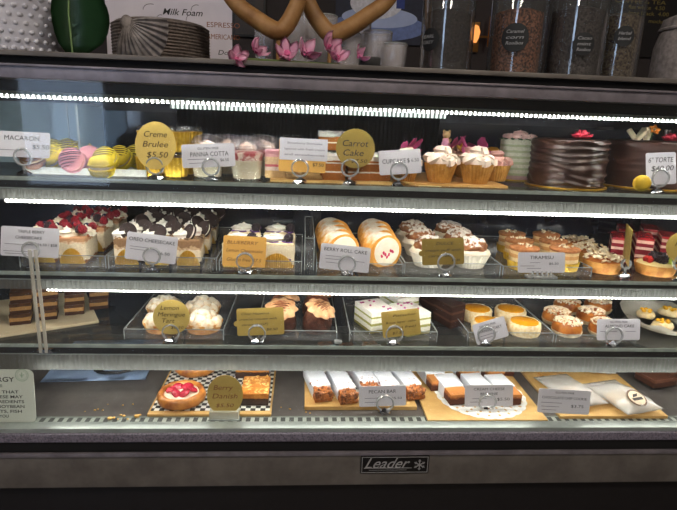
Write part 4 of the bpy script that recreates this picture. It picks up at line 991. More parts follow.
# small folded paper slip at the front edge by the cupcakes
t = thing('paper_corner', 'pale yellow paper corner lying in front of the cupcakes', 'paper', on(424, 184, SH[1]), 0)
part('sheet', prism([(-.022, -.003), (.026, -.004), (.014, .012), (-.008, .016)], 0, .0006), mat('pale yellow paper', (240, 226, 170), .6), t, (0, .016, .0006), smooth=0)
t.location.y = 1.064; t.location.z = SH[1]
# ================================================================== MIDDLE SHELF
def rowtray(px0, px1, d0, d1, row, h, label, **k):
    z = SH[row]; x0, x1 = xat(px0, d0, z), xat(px1, d0, z)
    return tray((x0+x1)/2, (d0+d1)/2, z, x1-x0, d1-d0, h, label, **k)
TB = .0048
def pos2(px, d0, d, row, dz):
    return Vector((xat(px, d0, SH[row]+dz), d, SH[row]+dz))
rowtray(20, 106.5, 1.085, 1.41, 2, .026, 'clear tray holding the triple berry cheesecake slices')
g = 'triple berry cheesecake slices'
for (px, d), l in zip(((81, 1.15), (49.5, 1.155), (80, 1.255), (50, 1.255), (80, 1.355), (52, 1.355)), ('berry cheesecake slice with gold pleated paper beside its card', 'berry cheesecake slice behind the triple berry card', 'berry cheesecake slice in the second row with raspberries', 'berry cheesecake slice in the second row over the card', 'berry cheesecake slice at the back by the cookie cheesecake', 'berry cheesecake slice at the back over the card')):
    px = {81: 82, 49.5: 52, 80: 86, 50: 57, 52: 62}[px]
    cheesecake(pos2(82 if px > 70 else 52, 1.15, d, 2, TB), l, g, 0, 'berry', (.055, .09, .054), int(px+d*100))
rowtray(108.5, 217, 1.085, 1.41, 2, .026, 'clear tray holding the cookie cheesecake slices')
g = 'cookie cheesecake slices'
k = 0
for d in (1.15, 1.255, 1.355):
    for j, px in enumerate((134, 163, 193)):
        q = px+[0, 4, 8][[1.15, 1.255, 1.355].index(d)]
        l = 'cookie cheesecake slice %s %s' % (('in the front row', 'in the second row', 'in the back row')[[1.15, 1.255, 1.355].index(d)], ('next to the berry cheesecake', 'in the middle of its tray', 'next to the blueberry cheesecake')[j])
        cheesecake(pos2(px, 1.15, d, 2, TB), l, g, 0, 'cookie', (.052, .09, .054), k+20); k += 1
rowtray(219, 302, 1.085, 1.36, 2, .022, 'clear tray holding the blueberry cheesecake slices')
g = 'blueberry cheesecake slices'
for (px, d), l in zip(((242, 1.145), (278, 1.145), (244, 1.25), (279, 1.25)), ('blueberry cheesecake slice behind the amber card', 'blueberry cheesecake slice beside the amber card', 'blueberry cheesecake slice in the back row over the amber card', 'blueberry cheesecake slice in the back row by the clear box')):
    cheesecake(pos2(242 if px < 260 else 278, 1.145, d, 2, TB), l, g, 0, 'blueberry', (.074, .092, .052), int(px+d*10))
# empty clear box between blueberry and rolls
rowtray(304, 314, 1.10, 1.36, 2, .07, 'narrow empty clear box beside the swiss rolls')
rowtray(316, 403, 1.085, 1.40, 2, .020, 'clear tray holding the swiss roll slices')
for i, d in enumerate((1.14, 1.195, 1.25, 1.305)):
    for j, px in enumerate((339, 381)):
        q = px - (0, 3, 5, 7)[i] + (j*0)
        l = 'swiss roll slice %s, %s' % (('at the front', 'second from the front', 'third from the front', 'at the back')[i], 'on the card side' if j == 0 else 'on the cream puff side')
        if (i, j) == (0, 1): l = 'swiss roll slice at the front showing cream and strawberry pieces'
        if (i, j) == (0, 0): l = 'swiss roll slice at the front behind the berry roll cake card'
        roll_slice(pos(q, d, 2, TB), l, rad(24), (i, j) == (0, 1) or (i, j) == (0, 0), .040)
x0 = xat(404, 1.085, SH[2]); x1 = xat(500, 1.085, SH[2])
tray((x0+x1)/2, 1.235, SH[2], x1-x0, .30, .024, 'shallow clear tray holding the cream puffs')
for (px, d), l, s in zip(((428, 1.145), (469, 1.145), (428, 1.24), (469, 1.24), (428, 1.335), (469, 1.335), ), ('cream puff behind the bronze card', 'cream puff with white cream beside the bronze card', 'cream puff in the second row by the swiss rolls', 'cream puff in the second row by the tiramisu cakes', 'cream puff in the back row by the swiss rolls', 'cream puff in the back row by the tiramisu cakes'), range(6)):
    cream_puff(pos2(px, 1.145, d, 2, TB), l, s, s)
rowtray(502, 591, 1.085, 1.40, 2, .020, 'clear tray holding the tiramisu cakes')
for (px, d), l, s in zip(((522, 1.135), (562, 1.135), (517, 1.215), (551, 1.215), (510, 1.295), (544, 1.295)), ('tiramisu cake with nuts beside the cream puffs in front', 'tiramisu cake with nuts in front beside the almond tart', 'tiramisu cake in the second row by the cream puffs', 'tiramisu cake in the second row by the almond tarts', 'tiramisu cake in the back row by the cream puffs', 'tiramisu cake in the back row by the almond tarts')
, range(6)):
    tiramisu(pos(px, d, 2, TB), l, s, s)
for (px, d), l, s in zip(((601, 1.14), (589, 1.23), (577, 1.318), ), ('almond tart at the front beside the edge-on gold card', 'almond tart in the middle of its file', 'almond tart at the back of its file'), range(3)):
    almond_tart(pos(px, d, 2, .0004), l, s, s)
# red layer slices
rt = mat('red berry glaze', (196, 52, 56), .2, (160, 30, 42), 40, spec=.7)
for (px, d, rz), l, s in zip(((616, 1.26, -28), (640, 1.262, -28), (664, 1.28, -28), (622, 1.37, -28), (646, 1.378, -28)), ('red layer slice nearest the almond tarts', 'red layer slice behind the berry tart', 'red layer slice behind the round gold card', 'red layer slice at the back behind the edge-on gold card', 'red layer slice at the back over the berry tart'), range(6)):
    slab_slice('red_layer_slice', pos(px, d, 2, .0004), (.038, .10, .056), layered('red layer cake tall', [(0, (126, 24, 38)), (.22, (240, 198, 176)), (.36, (136, 24, 40)), (.58, (244, 206, 186)), (.70, (140, 26, 42)), (.86, (236, 186, 170))], .056, wob=.03), l, 'cake slice', 'red layer cake slices', rad(rz), rt, .006, .0006, s)
# berry tart
p = pos(654, 1.125, 2, .0004)
t = thing('berry_tart', 'round berry tart with blackberry, strawberry and kiwi', 'tart', p, 0, 'fruit tarts')
part('shell', tart_shell(.044, .024), crust, t, smooth=60)
part('custard', lathe([(.041, .018), (.039, .025), (.02, .029), (0, .03)], 36), mat('custard', (250, 230, 170), .4, (240, 212, 140), 50), t)
for x, y, r in ((.002, -.014, 1.5), (-.006, .004, 1.4), (.008, .002, 1.3)): part('blackberry', me_rasp(), blackberry_m, t, (x, y, .026), (0, 0, x*90), r, smooth=180)
for x, y, a in ((-.024, -.012, .3), (-.02, .008, 1.1), (-.026, 0, .7)): part('strawberry_piece', lathe([(.001, 0), (.006, .004), (.0085, .010), (.005, .016), (0, .018)], 20), straw_m, t, (x, y, .026), (rad(-30), a, 0))
for x, y in ((.024, -.012), (.026, .004)): part('kiwi_slice', lathe([(.011, 0), (.0115, .002), (.010, .004), (0, .0042)], 28), kiwi_m, t, (x, y, .029), (rad(30), 0, 0))
p = pos(694, 1.15, 2, .0004)
# ================================================================== LOWEST SHELF
# stacked brownies on a pale board added in place of a slanting reflection
def brownie_stack(px, d, n, desc, rz, col):
    for k in range(n):
        l = '%s, %s of its stack' % (desc, ('bottom', 'second', 'third', 'top')[k] if k < n-1 else 'top')
        t = slab_slice('caramel_brownie', pos(px, d, 3, .0072+k*.0255), (.042, .05, .017), layered('brownie', [(0, (70, 42, 28)), (.5, (176, 134, 80))], .017, wob=.25), l, 'brownie', 'stacked caramel brownies', rad(rz+(k*7) % 5), mat('caramel glaze', (96, 62, 36), .4, (70, 44, 28), 60), .008, .0012, px+k)
t = board(-6, 96, 1.10, 1.35, 3, .006, mat('pale reflection board', (214, 202, 172), .6, (196, 180, 148), 14), 'pale board standing in for a slanting reflection under the stacked brownies', rad(28), 'serving_board', 'board', 'boards on the glass shelves')
t.location.x = xat(40, 1.22, SH[3]); t.location.y = 1.235
brownie_stack(22, 1.165, 3, 'caramel brownie near the case end', 20, 0)
brownie_stack(48, 1.195, 3, 'caramel brownie behind the reflected streak', 20, 0)
brownie_stack(75, 1.23, 3, 'caramel brownie beside the reflected streak', 20, 0)
brownie_stack(99, 1.27, 3, 'caramel brownie nearest the meringue tarts', 20, 0)
# hazy post added in place of a bright streak reflected in the pane
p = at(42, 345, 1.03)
t = thing('reflection_post', 'hazy upright post standing in for a bright streak reflected in the front pane', 'post', (p.x, 1.035, SH[3]))
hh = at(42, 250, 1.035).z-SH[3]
for dx in (-.006, .005): part('strip', box(.006, .004, hh+.01, .001, M=T(dx, 0, -.01)), clear('reflected streak haze', (.92, .92, .9), .16, .42, (226, 222, 210)), t)
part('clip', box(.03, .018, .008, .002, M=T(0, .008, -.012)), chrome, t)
rowtray(124, 224, 1.085, 1.36, 3, .022, 'clear tray holding the lemon meringue tarts')
for (px, d), l, s in zip(((163, 1.135), (204, 1.135), (165, 1.228), (203, 1.228)), ('meringue tart behind the round gold card', 'meringue tart with white peaks beside the round gold card', 'meringue tart in the back row over the gold card', 'meringue tart in the back row behind the uncovered one'), range(4)):
    meringue_tart(pos(px, d, 3, TB), l, s, s)
rowtray(256, 337, 1.085, 1.36, 3, .022, 'clear tray holding the chocolate mousse cakes')
for (px, d), l, s in zip(((281, 1.135), (317, 1.135), (281, 1.225), (317, 1.225)), ('mousse cake beside the gold tabbed card', 'mousse cake at the front nearest the pistachio slices', 'mousse cake in the back row by the gold tabbed card', 'mousse cake in the back row by the pistachio slices'), range(4)):
    mousse_cake(pos2(px, 1.135, d, 3, TB), l, s, s)
t = thing('shelf_clip', 'small clear clip on the shelf edge before the pistachio slices', 'clip', (xat(338, 1.075, SH[3]), 1.075, SH[3]))
part('jaw', box(.012, .010, .024, .002), acry, t); part('foot', box(.016, .014, .005, .001), ring_m, t)
rowtray(349, 437, 1.085, 1.36, 3, .022, 'clear tray holding the pistachio layer slices')
pistA = layered('pistachio layers', [(0, (150, 138, 66))], .05)
crm = mat('rose petal bits', (190, 66, 140), .6)
for (px, d, rz), l, s in zip(((408, 1.15, 22), (374, 1.165, 22), (398, 1.26, 22)), ('pistachio layer slice at the front behind the gold card', 'pistachio layer slice showing green stripes by the mousse cakes', 'pistachio layer slice in the back row'), range(3)):
    t = slab_slice('pistachio_slice', pos(px, d, 3, TB), (.064, .085, .043), pist_m, l, 'cake slice', 'pistachio layer slices', rad(rz), white_frost, .009, .001, s)
    pb = bmesh.new(); rng = random.Random(s)
    for k in range(8): merge(pb, blob(.004, .003, .0022, .001, 300, k, 1), T(rng.uniform(-.026, .026), rng.uniform(-.036, .036), .0525, 0, 0, rng.random()*3))
    part('petal_crumbs', pb, crm, t, kind='stuff', label='magenta petal crumbs')
# dark chocolate wedges wrapped in film
for (px, d, rz), l in zip(((446, 1.20, 32), (431, 1.31, 32)), ('dark chocolate wedge standing between pistachio slices and orange tarts', 'dark chocolate wedge behind the other chocolate wedge')):
    t = thing('chocolate_wedge', l, 'cake slice', pos(px, d, 3, .0004), rad(rz), 'dark chocolate wedges')
    w_poly = [(-.025, -.036), (.025, -.036), (.011, .036), (-.011, .036)]
    part('cake_layers', prism(w_poly, 0, .054, .002), layered('dark wedge', [(0, (60, 34, 28)), (.3, (92, 58, 48)), (.4, (58, 34, 28)), (.65, (96, 62, 50)), (.75, (56, 32, 26))], .054), t)
    part('glaze', prism([(x*1.01, y*1.01) for x, y in w_poly], .054, .058, .001), choc, t)
rowtray(467, 553, 1.085, 1.36, 3, .022, 'clear tray holding the orange tarts')
for (px, d), l, s in zip(((487, 1.13), (523, 1.13), (487, 1.215), (523, 1.215)), ('orange tart behind the tilted white card', 'orange tart with glossy top beside the glazed buns', 'orange tart in the back row behind the tilted card', 'orange tart in the back row by the glazed buns'), range(4)):
    orange_tart(pos2(px, 1.13, d, 3, TB), l, s, s)
rowtray(555, 636, 1.085, 1.36, 3, .018, 'clear tray holding the nut dusted buns')
for (px, d), l, s in zip(((566, 1.13), (603, 1.125), (556, 1.20), (590, 1.205), (566, 1.28), (597, 1.285), ), ('golden bun in front beside the almond cake card', 'golden bun behind the almond cake card', 'golden bun in the second row by the orange tarts', 'golden bun in the second row over the card', 'golden bun in the back row by the orange tarts', 'golden bun in the back row by the white paper'), range(6)):
    glazed_bun(pos(px, d, 3, TB), l, s, s)
# pastry on a sheet of white paper
t = thing('paper_tray', 'sheet of white paper on a plate holding yellow fruit pastries', 'paper', pos(657, 1.21, 3, .0004), rad(-18), None)
n = 44; bm = bmesh.new(); c0 = bm.verts.new((0, 0, .004)); ring = []
for k in range(n):
    a = 2*PI*k/n; ring.append([bm.verts.new((q*.088*math.cos(a), q*.125*math.sin(a), z+.004*math.sin(9*a)*(q > .8))) for q, z in ((.5, .004), (.8, .008), (1, .030))])
for k in range(n):
    A, Bq = ring[k], ring[(k+1) % n]; bm.faces.new((c0, A[0], Bq[0]))
    for i in range(2): bm.faces.new((A[i], A[i+1], Bq[i+1], Bq[i]))
bmesh.ops.solidify(bm, geom=bm.faces[:], thickness=.0006)
part('sheet', bm, mat('white waxed paper', (238, 236, 226), .6, (226, 222, 210), 30, bump=.2), t, smooth=180)
for (px, d), l, s in zip(((662, 1.15), (645, 1.225), (668, 1.24)), ('yellow fruit pastry at the paper edge in front', 'yellow fruit pastry on the paper by the buns', 'yellow fruit pastry on the paper at the back'), range(3)):
    q = thing('fruit_pastry', l, 'pastry', pos(px, d, 3, .011), s, 'yellow fruit pastries on the white paper')
    part('crust', lump(blob(.026, .022, .012, .003, 90, s, 3, -.006), .001, 300, s, False), mat('pale pastry', (240, 224, 186), .7, (228, 200, 140), 60, bump=.4), q, (0, 0, .008), smooth=180)
    for k in range(5): part('fruit_piece', blob(.006, .005, .004, .001, 200, k, 2), mat('yellow fruit', (246, 196, 50), .3, (236, 170, 30), 60), q, (.012*math.cos(k*1.3), .010*math.sin(k*1.3), .020), (0, 0, k), smooth=180)
# ================================================================== DECK
def chk(name, a, b, sx):
    if name in _m: return _m[name]
    m, nt, bs = _new(name); bs.inputs['Roughness'].default_value = .6
    c = nt.nodes.new('ShaderNodeTexChecker'); c.inputs['Scale'].default_value = sx; c.inputs['Color1'].default_value = lin(a); c.inputs['Color2'].default_value = lin(b)
    mp = nt.nodes.new('ShaderNodeMapping'); mp.inputs['Location'].default_value = (.0013, .0013, .5/sx); mp.inputs['Scale'].default_value = (1, 1, 0)
    nt.links.new(_tc(nt), mp.inputs['Vector']); nt.links.new(mp.outputs[0], c.inputs['Vector']); nt.links.new(c.outputs[0], bs.inputs['Base Color'])
    _m[name] = m; return m
checks = chk('checked paper', (226, 226, 220), (40, 40, 42), 92)
def dboard(px0, px1, py0, d1, th, m, label, rot=0):
    z = zdeck; a = on(px0, py0, z+th*.5); b = on(px1, py0, z+th*.5)
    d0 = (a.y+b.y)/2; w = b.x-a.x
    t = thing('serving_board', label, 'board', ((a.x+b.x)/2, (d0+d1)/2, z+.0004), rot, 'serving boards on the deck')
    part('slab', box(w, d1-d0, th, .0012), m, t, smooth=0); return t, d0, w
tA, dA, wA = dboard(147, 271, 415.5, 1.35, .006, wood_board, 'wooden board lined with checked paper under the berry danish')
part('checked_paper', box(wA-.008, 1.35-dA-.016, .0006), checks, tA, (0, .005, .0061), label='black and white checked paper')
def dpos(px, d, dz=.0068): return Vector((xat(px, d, zdeck+dz), d, zdeck+dz))
def danish(loc, label, seed, fill=True):
    t = thing('berry_danish', label, 'pastry', loc, 0, 'danish pastries on the checked paper')
    r = .053
    prof = [(r*.82, 0), (r*.97, .006), (r, .015), (r*.94, .023), (r*.86, .0265), (r*.76, .025), (r*.70, .018), (0, .016)]
    part('pastry_ring', lump(lathe(prof, 64), .0022, 70, seed), mat('glazed pastry', (212, 142, 66), .35, (150, 84, 34), 34, bump=.25, coat=.3), t, smooth=60)
    if fill:
        part('cream_filling', lathe([(r*.73, .017), (r*.7, .021), (r*.3, .0235), (0, .024)], 36), mat('cream filling', (250, 236, 214), .4), t)
        rng = random.Random(seed)
        for k in range(6):
            part('berry_piece', lathe([(.002, 0), (.011, .002), (.0125, .006), (.007, .011), (0, .0115)], 20), mat('danish strawberry', (196, 50, 70), .25, (160, 30, 54), 70, spec=.7), t, (.022*math.cos(k*1.05), .018*math.sin(k*1.05), .021), (rad(rng.uniform(-35, 35)), rad(rng.uniform(-30, 30)), k))
    return t
danish(dpos(182, 1.086), 'oval berry danish with red fruit on checked paper in front', 1)
danish(dpos(196, 1.235), 'danish pastry at the back behind the round gold card', 2)
def almond_bar(loc, label, seed, size=(.062, .085, .03)):
    sx, sy, sz = size
    t = thing('almond_bar', label, 'pastry bar', loc, 0, 'almond topped chocolate bars')
    part('chocolate_base', box(sx, sy, sz*.55, .0015), choc, t)
    part('caramel_top', subbox(sx, sy, sz*.4, .002, 8, .0012, 160, seed), mat('golden caramel', (220, 150, 66), .35, (190, 110, 44), 70, bump=.4, coat=.2), t, (0, 0, sz*.54))
    bm = bmesh.new(); rng = random.Random(seed)
    for k in range(60): merge(bm, blob(.0065, .003, .0009, sub=1), T(rng.uniform(-sx/2, sx/2)*.92, rng.uniform(-sy/2, sy/2)*.94, sz*.955+rng.uniform(-.001, .0015), rng.uniform(-.4, .4), rng.uniform(-.4, .4), rng.random()*3))
    part('flaked_almonds', bm, mat('toasted almonds', (252, 216, 146), .5, (214, 146, 60), 90), t, smooth=0, kind='stuff'); return t
almond_bar(dpos(256, 1.106), 'almond bar with dark base beside the round gold card', 1)
almond_bar(dpos(254, 1.235), 'almond bar behind the front almond bar', 2, (.082, .09, .03))
tB, dB, wB = dboard(304.5, 417, 408.5, 1.34, .009, wood_board, 'pale wooden board carrying the white banded pecan bars')
part('checked_paper', box(wB*.88, .20, .0006), checks, tB, (-.004, .022, .0091), label='black and white checked paper')
for (px, d, rz), l, s in zip(((317, 1.140, 12), (341, 1.130, 12), (363, 1.160, 12), (384, 1.144, 12), (405, 1.149, 12), (330, 1.29, 12), (352, 1.285, 12), (376, 1.295, 12)), ('pecan bar nearest the danish board', 'pecan bar sticking out furthest beside the card', 'pecan bar behind the edge of the pecan card', 'pecan bar behind the middle of the pecan card', 'pecan bar nearest the doily', 'pecan bar in the back row nearest the danish board', 'pecan bar in the middle of the back row', 'pecan bar in the back row nearest the doily'), range(8)):
    nut_bar(dpos(px, d, .0102), l, (.040, .135 if d < 1.22 else .07, .025), rad(rz), s)
tC, dC, wC = dboard(428, 548, 421.5, 1.36, .007, wood_board, 'wooden board under the white lace doily', 0)
# lace doily
def doily():
    bm = bmesh.new(); R = .104; nt, nr = 96, 14; g = []
    for i in range(nr+1):
        q = i/nr; row = []
        for k in range(nt):
            a = 2*PI*k/nt; r = R*q*(1+(.03*abs(math.sin(12*a)) if i == nr else 0)); row.append(bm.verts.new((r*math.cos(a), r*math.sin(a)*1.0, 0)))
        g.append(row)
    for i in range(1, nr):
        for k in range(nt):
            j = (k+1) % nt
            if i in (8, 10, 12) and (k+(i//2)) % 4 == 0: continue
            bm.faces.new((g[i][k], g[i+1][k], g[i+1][j], g[i][j]))
    bm.faces.new(g[1])
    bmesh.ops.recalc_face_normals(bm, faces=bm.faces[:])
    for v in [v for v in bm.verts if not v.link_faces]: bm.verts.remove(v)
    bmesh.ops.solidify(bm, geom=bm.faces[:], thickness=.0004); return bm
dd = on(481, 391, zdeck+.008)
t = thing('lace_doily', 'round white lace doily under the cream cheese brownies', 'doily', (dd.x-.008, dC+.109, zdeck+.0080))
part('sheet', doily(), mat('doily paper', (240, 242, 240), .7), t, smooth=0)
def cc_brownie(px, d, label, seed, size=(.046, .095, .026), rz=8):
    sx, sy, sz = size
    t = thing('cream_cheese_brownie', label, 'brownie', dpos(px, d, .0088), rad(rz), 'cream cheese brownies on the doily')
    part('brownie', subbox(sx, sy, sz, .002, 7, .001, 130, seed), layered('swirl brownie', [(0, (84, 44, 28)), (.6, (150, 88, 48)), (.85, (196, 130, 70))], sz, wob=.5), t)
    L = sy*.66
    part('paper_sheet', box(sx+.003, L, sz+.003, .002, M=T(0, sy/2-L/2+.004, -.0001)), paper_w, t, label='white paper wrapped round the back')
for (px, d), l, s in zip(((451, 1.110), (478, 1.113), (502, 1.108), (433, 1.175), (462, 1.225), (487, 1.225)), ('cream cheese brownie at the front uncovered by the card', 'cream cheese brownie behind the middle of the card', 'cream cheese brownie behind the far end of the card', 'cream cheese brownie nearest the pecan board', 'cream cheese brownie in the back row over the front one', 'cream cheese brownie in the back row over the card'), range(6)):
    cc_brownie(px, d, l, s)
t = cc_brownie(505, 1.225, 'small unwrapped brownie at the back of the doily', 9, (.034, .04, .026), -6) 
tD, dD, wD = dboard(560, 668, 417.5, 1.36, .007, wood_board, 'wooden board under the cellophane cookie bags')
tE = thing('serving_board', 'long wooden board slanting behind the doily', 'board', (xat(540, 1.25, zdeck), 1.285, zdeck+.0080), rad(14), 'serving boards on the deck')
part('slab', box(.07, .17, .007, .0012), mat('slatted board', (204, 160, 92), .6, (176, 130, 66), 30, bump=.3), tE, smooth=0)
cello = clear('cellophane', (.95, .95, .95), .22, .36, (240, 240, 238), .12, edge=.7)
def bag(loc, w, l, h, label, seed, seal, rot, cookie=True):
    t = thing('cookie_bag', label, 'bag', loc, rot, 'cellophane cookie bags')
    nx, ny = 18, 22; bm = bmesh.new(); rows = []
    for s_ in (1, -1):
        g = []
        for i in range(nx+1):
            row = []
            for j in range(ny+1):
                u, v = i/nx, j/ny; e = (math.sin(PI*u)*math.sin(PI*min(1, v*1.15)**.9))**.55 if 0 < u < 1 and 0 < v < 1 else 0
                x, y = (u-.5)*w*(1-.06*math.sin(PI*v)), (v-.5)*l
                n = noise.noise(Vector((x*55, y*55, seed+s_)))*.0028
                z = h*.32+s_*(h*.5*e)*(1 if s_ > 0 else .62)+(n if 0 < u < 1 and 0 < v < 1 else 0)
                row.append(bm.verts.new((x, y, max(.0005, z))))
            g.append(row)
        for i in range(nx):
            for j in range(ny): bm.faces.new((g[i][j], g[i+1][j], g[i+1][j+1], g[i][j+1]) if s_ > 0 else (g[i][j], g[i][j+1], g[i+1][j+1], g[i+1][j]))
    bmesh.ops.remove_doubles(bm, verts=bm.verts[:], dist=1e-5)
    part('film', bm, cello, t, smooth=180, label='crinkled clear film')
    if cookie:
        c = part('cookie', lump(lathe([(w*.30, .002), (w*.36, .006), (w*.35, .010), (w*.2, .013), (0, .013)], 36), .0015, 90, seed), mat('pale cookie', (224, 196, 150), .7, (196, 156, 104), 60, bump=.4), t, (0, -l*.04, 0))
        ch = bmesh.new(); rng = random.Random(seed)
        for k in range(9): merge(ch, blob(.0035, .003, .002, sub=1), T(rng.uniform(-w*.24, w*.24), rng.uniform(-w*.24, w*.24), .0128))
        part('chocolate_chips', ch, choc, c)
    if seal:
        lb = part('round_label', lathe([(.023, 0), (.023, .0006)], 40), mat('label brown', (96, 66, 46), .5), t, (-w*.02, -l*.30, h*.80), (rad(24), 0, 0), smooth=0, label='round brown and white sticker')
        part('label_disc', lathe([(.019, 0), (.019, .0006)], 40), mat('label cream', (226, 206, 176), .5), lb, (0, 0, .0003), smooth=0)
        bm = box(.027, .007, .0006, M=T(0, -.003, .0008)); merge(bm, prism([(-.01, .002), (.004, .004), (.009, .011), (-.004, .010)], .0006, .0013))
        part('label_print', bm, mat('label ink', (44, 34, 30), .5), lb, smooth=0)
    return t
bag(dpos(569, 1.115, .0078), .100, .15, .036, 'cellophane cookie bag behind the chocolate chip cookie card', 3, False, rad(12))
bag(dpos(620, 1.083, .0078), .106, .145, .040, 'cellophane bag with round brown and white sticker', 5, True, rad(14))
bag(dpos(592, 1.26, .0078), .085, .11, .034, 'cellophane bag at the back between the front two bags', 8, False, rad(-10))
bag(dpos(640, 1.25, .0078), .085, .12, .036, 'cellophane bag at the back nearest the case end', 9, False, rad(20))
for (px, d, rz), l, s in zip(((655, 1.18, 14), (668, 1.225, 14)), ('dark brownie slab beside the stickered bag', 'dark brownie slab behind the other slab'), range(2)):
    slab_slice('brownie_slab', dpos(px, d, .0078), (.075, .06, .022), layered('slab brownie', [(0, (70, 40, 28)), (.6, (104, 64, 46))], .022, wob=.3), l, 'brownie', 'dark brownie slabs', rad(rz))
# things at the far left of the deck
t = thing('wax_paper', 'pale blue wax paper lying at the back of the deck', 'paper', (xat(96, 1.22, zdeck), 1.30, zdeck+.0042), rad(4))
part('sheet', subbox(.24, .24, .0012, 0, 10, .003, 22, 3), mat('pale blue paper', (150, 172, 204), .5, (120, 144, 184), 9), t, smooth=180)
t = thing('tongs', 'black serving tongs lying on the pale blue paper', 'tongs', (xat(112, 1.2, zdeck), 1.205, zdeck+.014), rad(8))
part('arm', tube([(-.035, .012, 0), (-.015, -.004, .002), (.02, -.012, .004), (.06, .004, .006)], [.006, .004, .003, .004], 8), black, t)
part('arm', tube([(-.035, .014, .006), (-.01, .012, .008), (.03, .010, .008), (.06, .008, .008)], [.006, .004, .003, .004], 8), black, t)
part('joint', blob(.009, .006, .006, sub=2), black, t, (-.037, .013, .003))
# crumbs: nobody could count them
bm = bmesh.new(); rng = random.Random(11)
for px, py, s in ((95, 411, .9), (98, 410, .7), (103, 411, .8), (110, 420, 2.0), (114, 419, 1.3), (121, 416, 1), (124, 417, 1.2), (123, 406, .8), (133, 405, .8), (137, 418, 2.2), (140, 416, 1.2), (85, 412, .6), (118, 420, .8), (108, 405, .5), (128, 420, .9), (290, 410, 1), (306, 413, .9), (310, 414, .8), (281, 408, .6)):
    q = on(px, py, zdeck); merge(bm, blob(.003*s, .0024*s, .0018*s, .0008, 400, px, 1), T(q.x, q.y, zdeck+.0019*s+.0006))
tag(part('pastry_crumbs', bm, mat('golden crumbs', (238, 198, 120), .7, (220, 170, 90), 90)), 'golden pastry crumbs scattered on the empty deck', 'crumbs', None, 'stuff')
# ================================================================== ON TOP OF THE CASE
ZT = ztop+.0005
def tpos(px, d): return Vector((xat(px, d, ZT), d, ZT))
def pxw(w, d): return w*d/FPX
# hobnail planter
p = tpos(24, 1.16)
t = thing('planter', 'pale textured planter with raised dots beside the green leaf', 'planter', p)
r = pxw(47, 1.16); hp = .14
prof = [(r*.72, 0), (r*.78, .004), (r*.9, .05), (r*.98, .11), (r, hp), (r*.95, hp), (r*.9, .11), (0, .10)]
part('pot', lathe(prof, 56), mat('pale ceramic', (206, 206, 214), .5, (188, 188, 198), 20), t)
bm = bmesh.new()
for i in range(9):
    z = .012+i*.0145; rr = r*(.79+.2*min(1, z/.12))
    for k in range(34):
        a = 2*PI*(k+.5*(i % 2))/34
        if math.sin(a) > .3: continue
        merge(bm, blob(.006, .006, .0056, sub=1), T(rr*math.cos(a), rr*math.sin(a), z))
part('raised_dots', bm, mat('pale ceramic', None), t, smooth=180)
part('soil', lathe([(r*.88, .11), (0, .113)], 30), mat('potting soil', (52, 40, 32), .9), t)
# orchid leaf
def leaf(name, label, path, widths, m, vein, lop=1):
    t = thing(name, label, 'leaf', path[0])
    o = Vector(path[0]); pts = [Vector(q)-o for q in path]; bm = bmesh.new(); g = []
    n = len(pts)
    for i, q in enumerate(pts):
        tg = (pts[min(i+1, n-1)]-pts[max(i-1, 0)]).normalized(); side = tg.cross(Vector((0, -1, .2))).normalized(); nrm = side.cross(tg)
        g.append([bm.verts.new(q+side*(widths[i]*(u if u*lop > 0 else .3*u))+nrm*(.25*widths[i]*abs(u)**1.5)) for u in (-1, -.75, -.4, 0, .4, .75, 1)])
    for A, B_ in zip(g, g[1:]):
        for k in range(6): bm.faces.new((A[k], A[k+1], B_[k+1], B_[k]))
    bmesh.ops.solidify(bm, geom=bm.faces[:], thickness=.0012)
    part('blade', bm, m, t, smooth=180)
    part('midrib', tube([q+Vector((0, -.0014, 0)) for q in pts], [.0016]*n, 6), vein, t)
    return t
LOP = 1
lm = mat('deep green leaf', (40, 80, 44), .35, (28, 60, 34), 14, spec=.5)
lp = [at(66+3*math.sin(k*.5), 56-k*11.5, 1.05+.004*k) for k in range(9)]
lp = [at(75+q, 54-k*10, 1.06) for k, q in enumerate((-2, -3, -4, -5, -6, -6, -6, -5, -3, 0))]
leaf('orchid_leaf', 'broad dark green leaf with pale rib beside the dotted planter', lp, [.030, .060, .072, .077, .078, .074, .066, .052, .034, .008], lm, mat('pale leaf rib', (120, 150, 96), .5), LOP)
# ribbed basket with a stone shell in front
p = tpos(163, 1.27)
t = thing('ribbed_basket', 'grey brown ribbed basket pot behind the stone shell', 'basket', p)
r = pxw(44, 1.27)
prof = [(r*.95, 0)]; hb = at(175, 23, 1.27).z-ZT
for k in range(60): prof.append((r*(.97+.012*math.sin(k*PI*.5))*(1-.25*max(0, (k-52)/8)**2), .002+k*hb/62))
prof += [(r*.6, hb), (0, hb-.006)]
part('body', lathe(prof, 60), mat('woven grey fibre', (112, 102, 96), .85, (84, 76, 72), 120, bump=.6), t, smooth=20)
p = tpos(148, 1.10)
t = thing('stone_shell', 'grey ridged scallop shell standing before the ribbed basket', 'shell', p)
bm = bmesh.new(); g = []
R_ = pxw(30, 1.10); nk = 90
hinge = Vector((-R_*.66, 0, at(128, 22, 1.1).z-ZT))
for k in range(nk+1):
    a = rad(-103)+rad(106)*k/nk; row = []
    for i in range(9):
        q = .07+.93*i/8; rr = R_*(1.4-.25*abs(k/nk-.5))*q
        rg = .0038*q*math.cos(k*2*PI/7.5)
        row.append(bm.verts.new(hinge+Vector((rr*math.cos(a), -R_*.42*math.sin(PI*q*.85)-rg, rr*math.sin(a)))))
    g.append(row)
for A, B_ in zip(g, g[1:]):
    for i in range(8):
        try: bm.faces.new((A[i], A[i+1], B_[i+1], B_[i]))
        except ValueError: pass
for v in bm.verts: v.co.z = max(.0005, v.co.z)
bmesh.ops.remove_doubles(bm, verts=bm.verts[:], dist=1e-5)
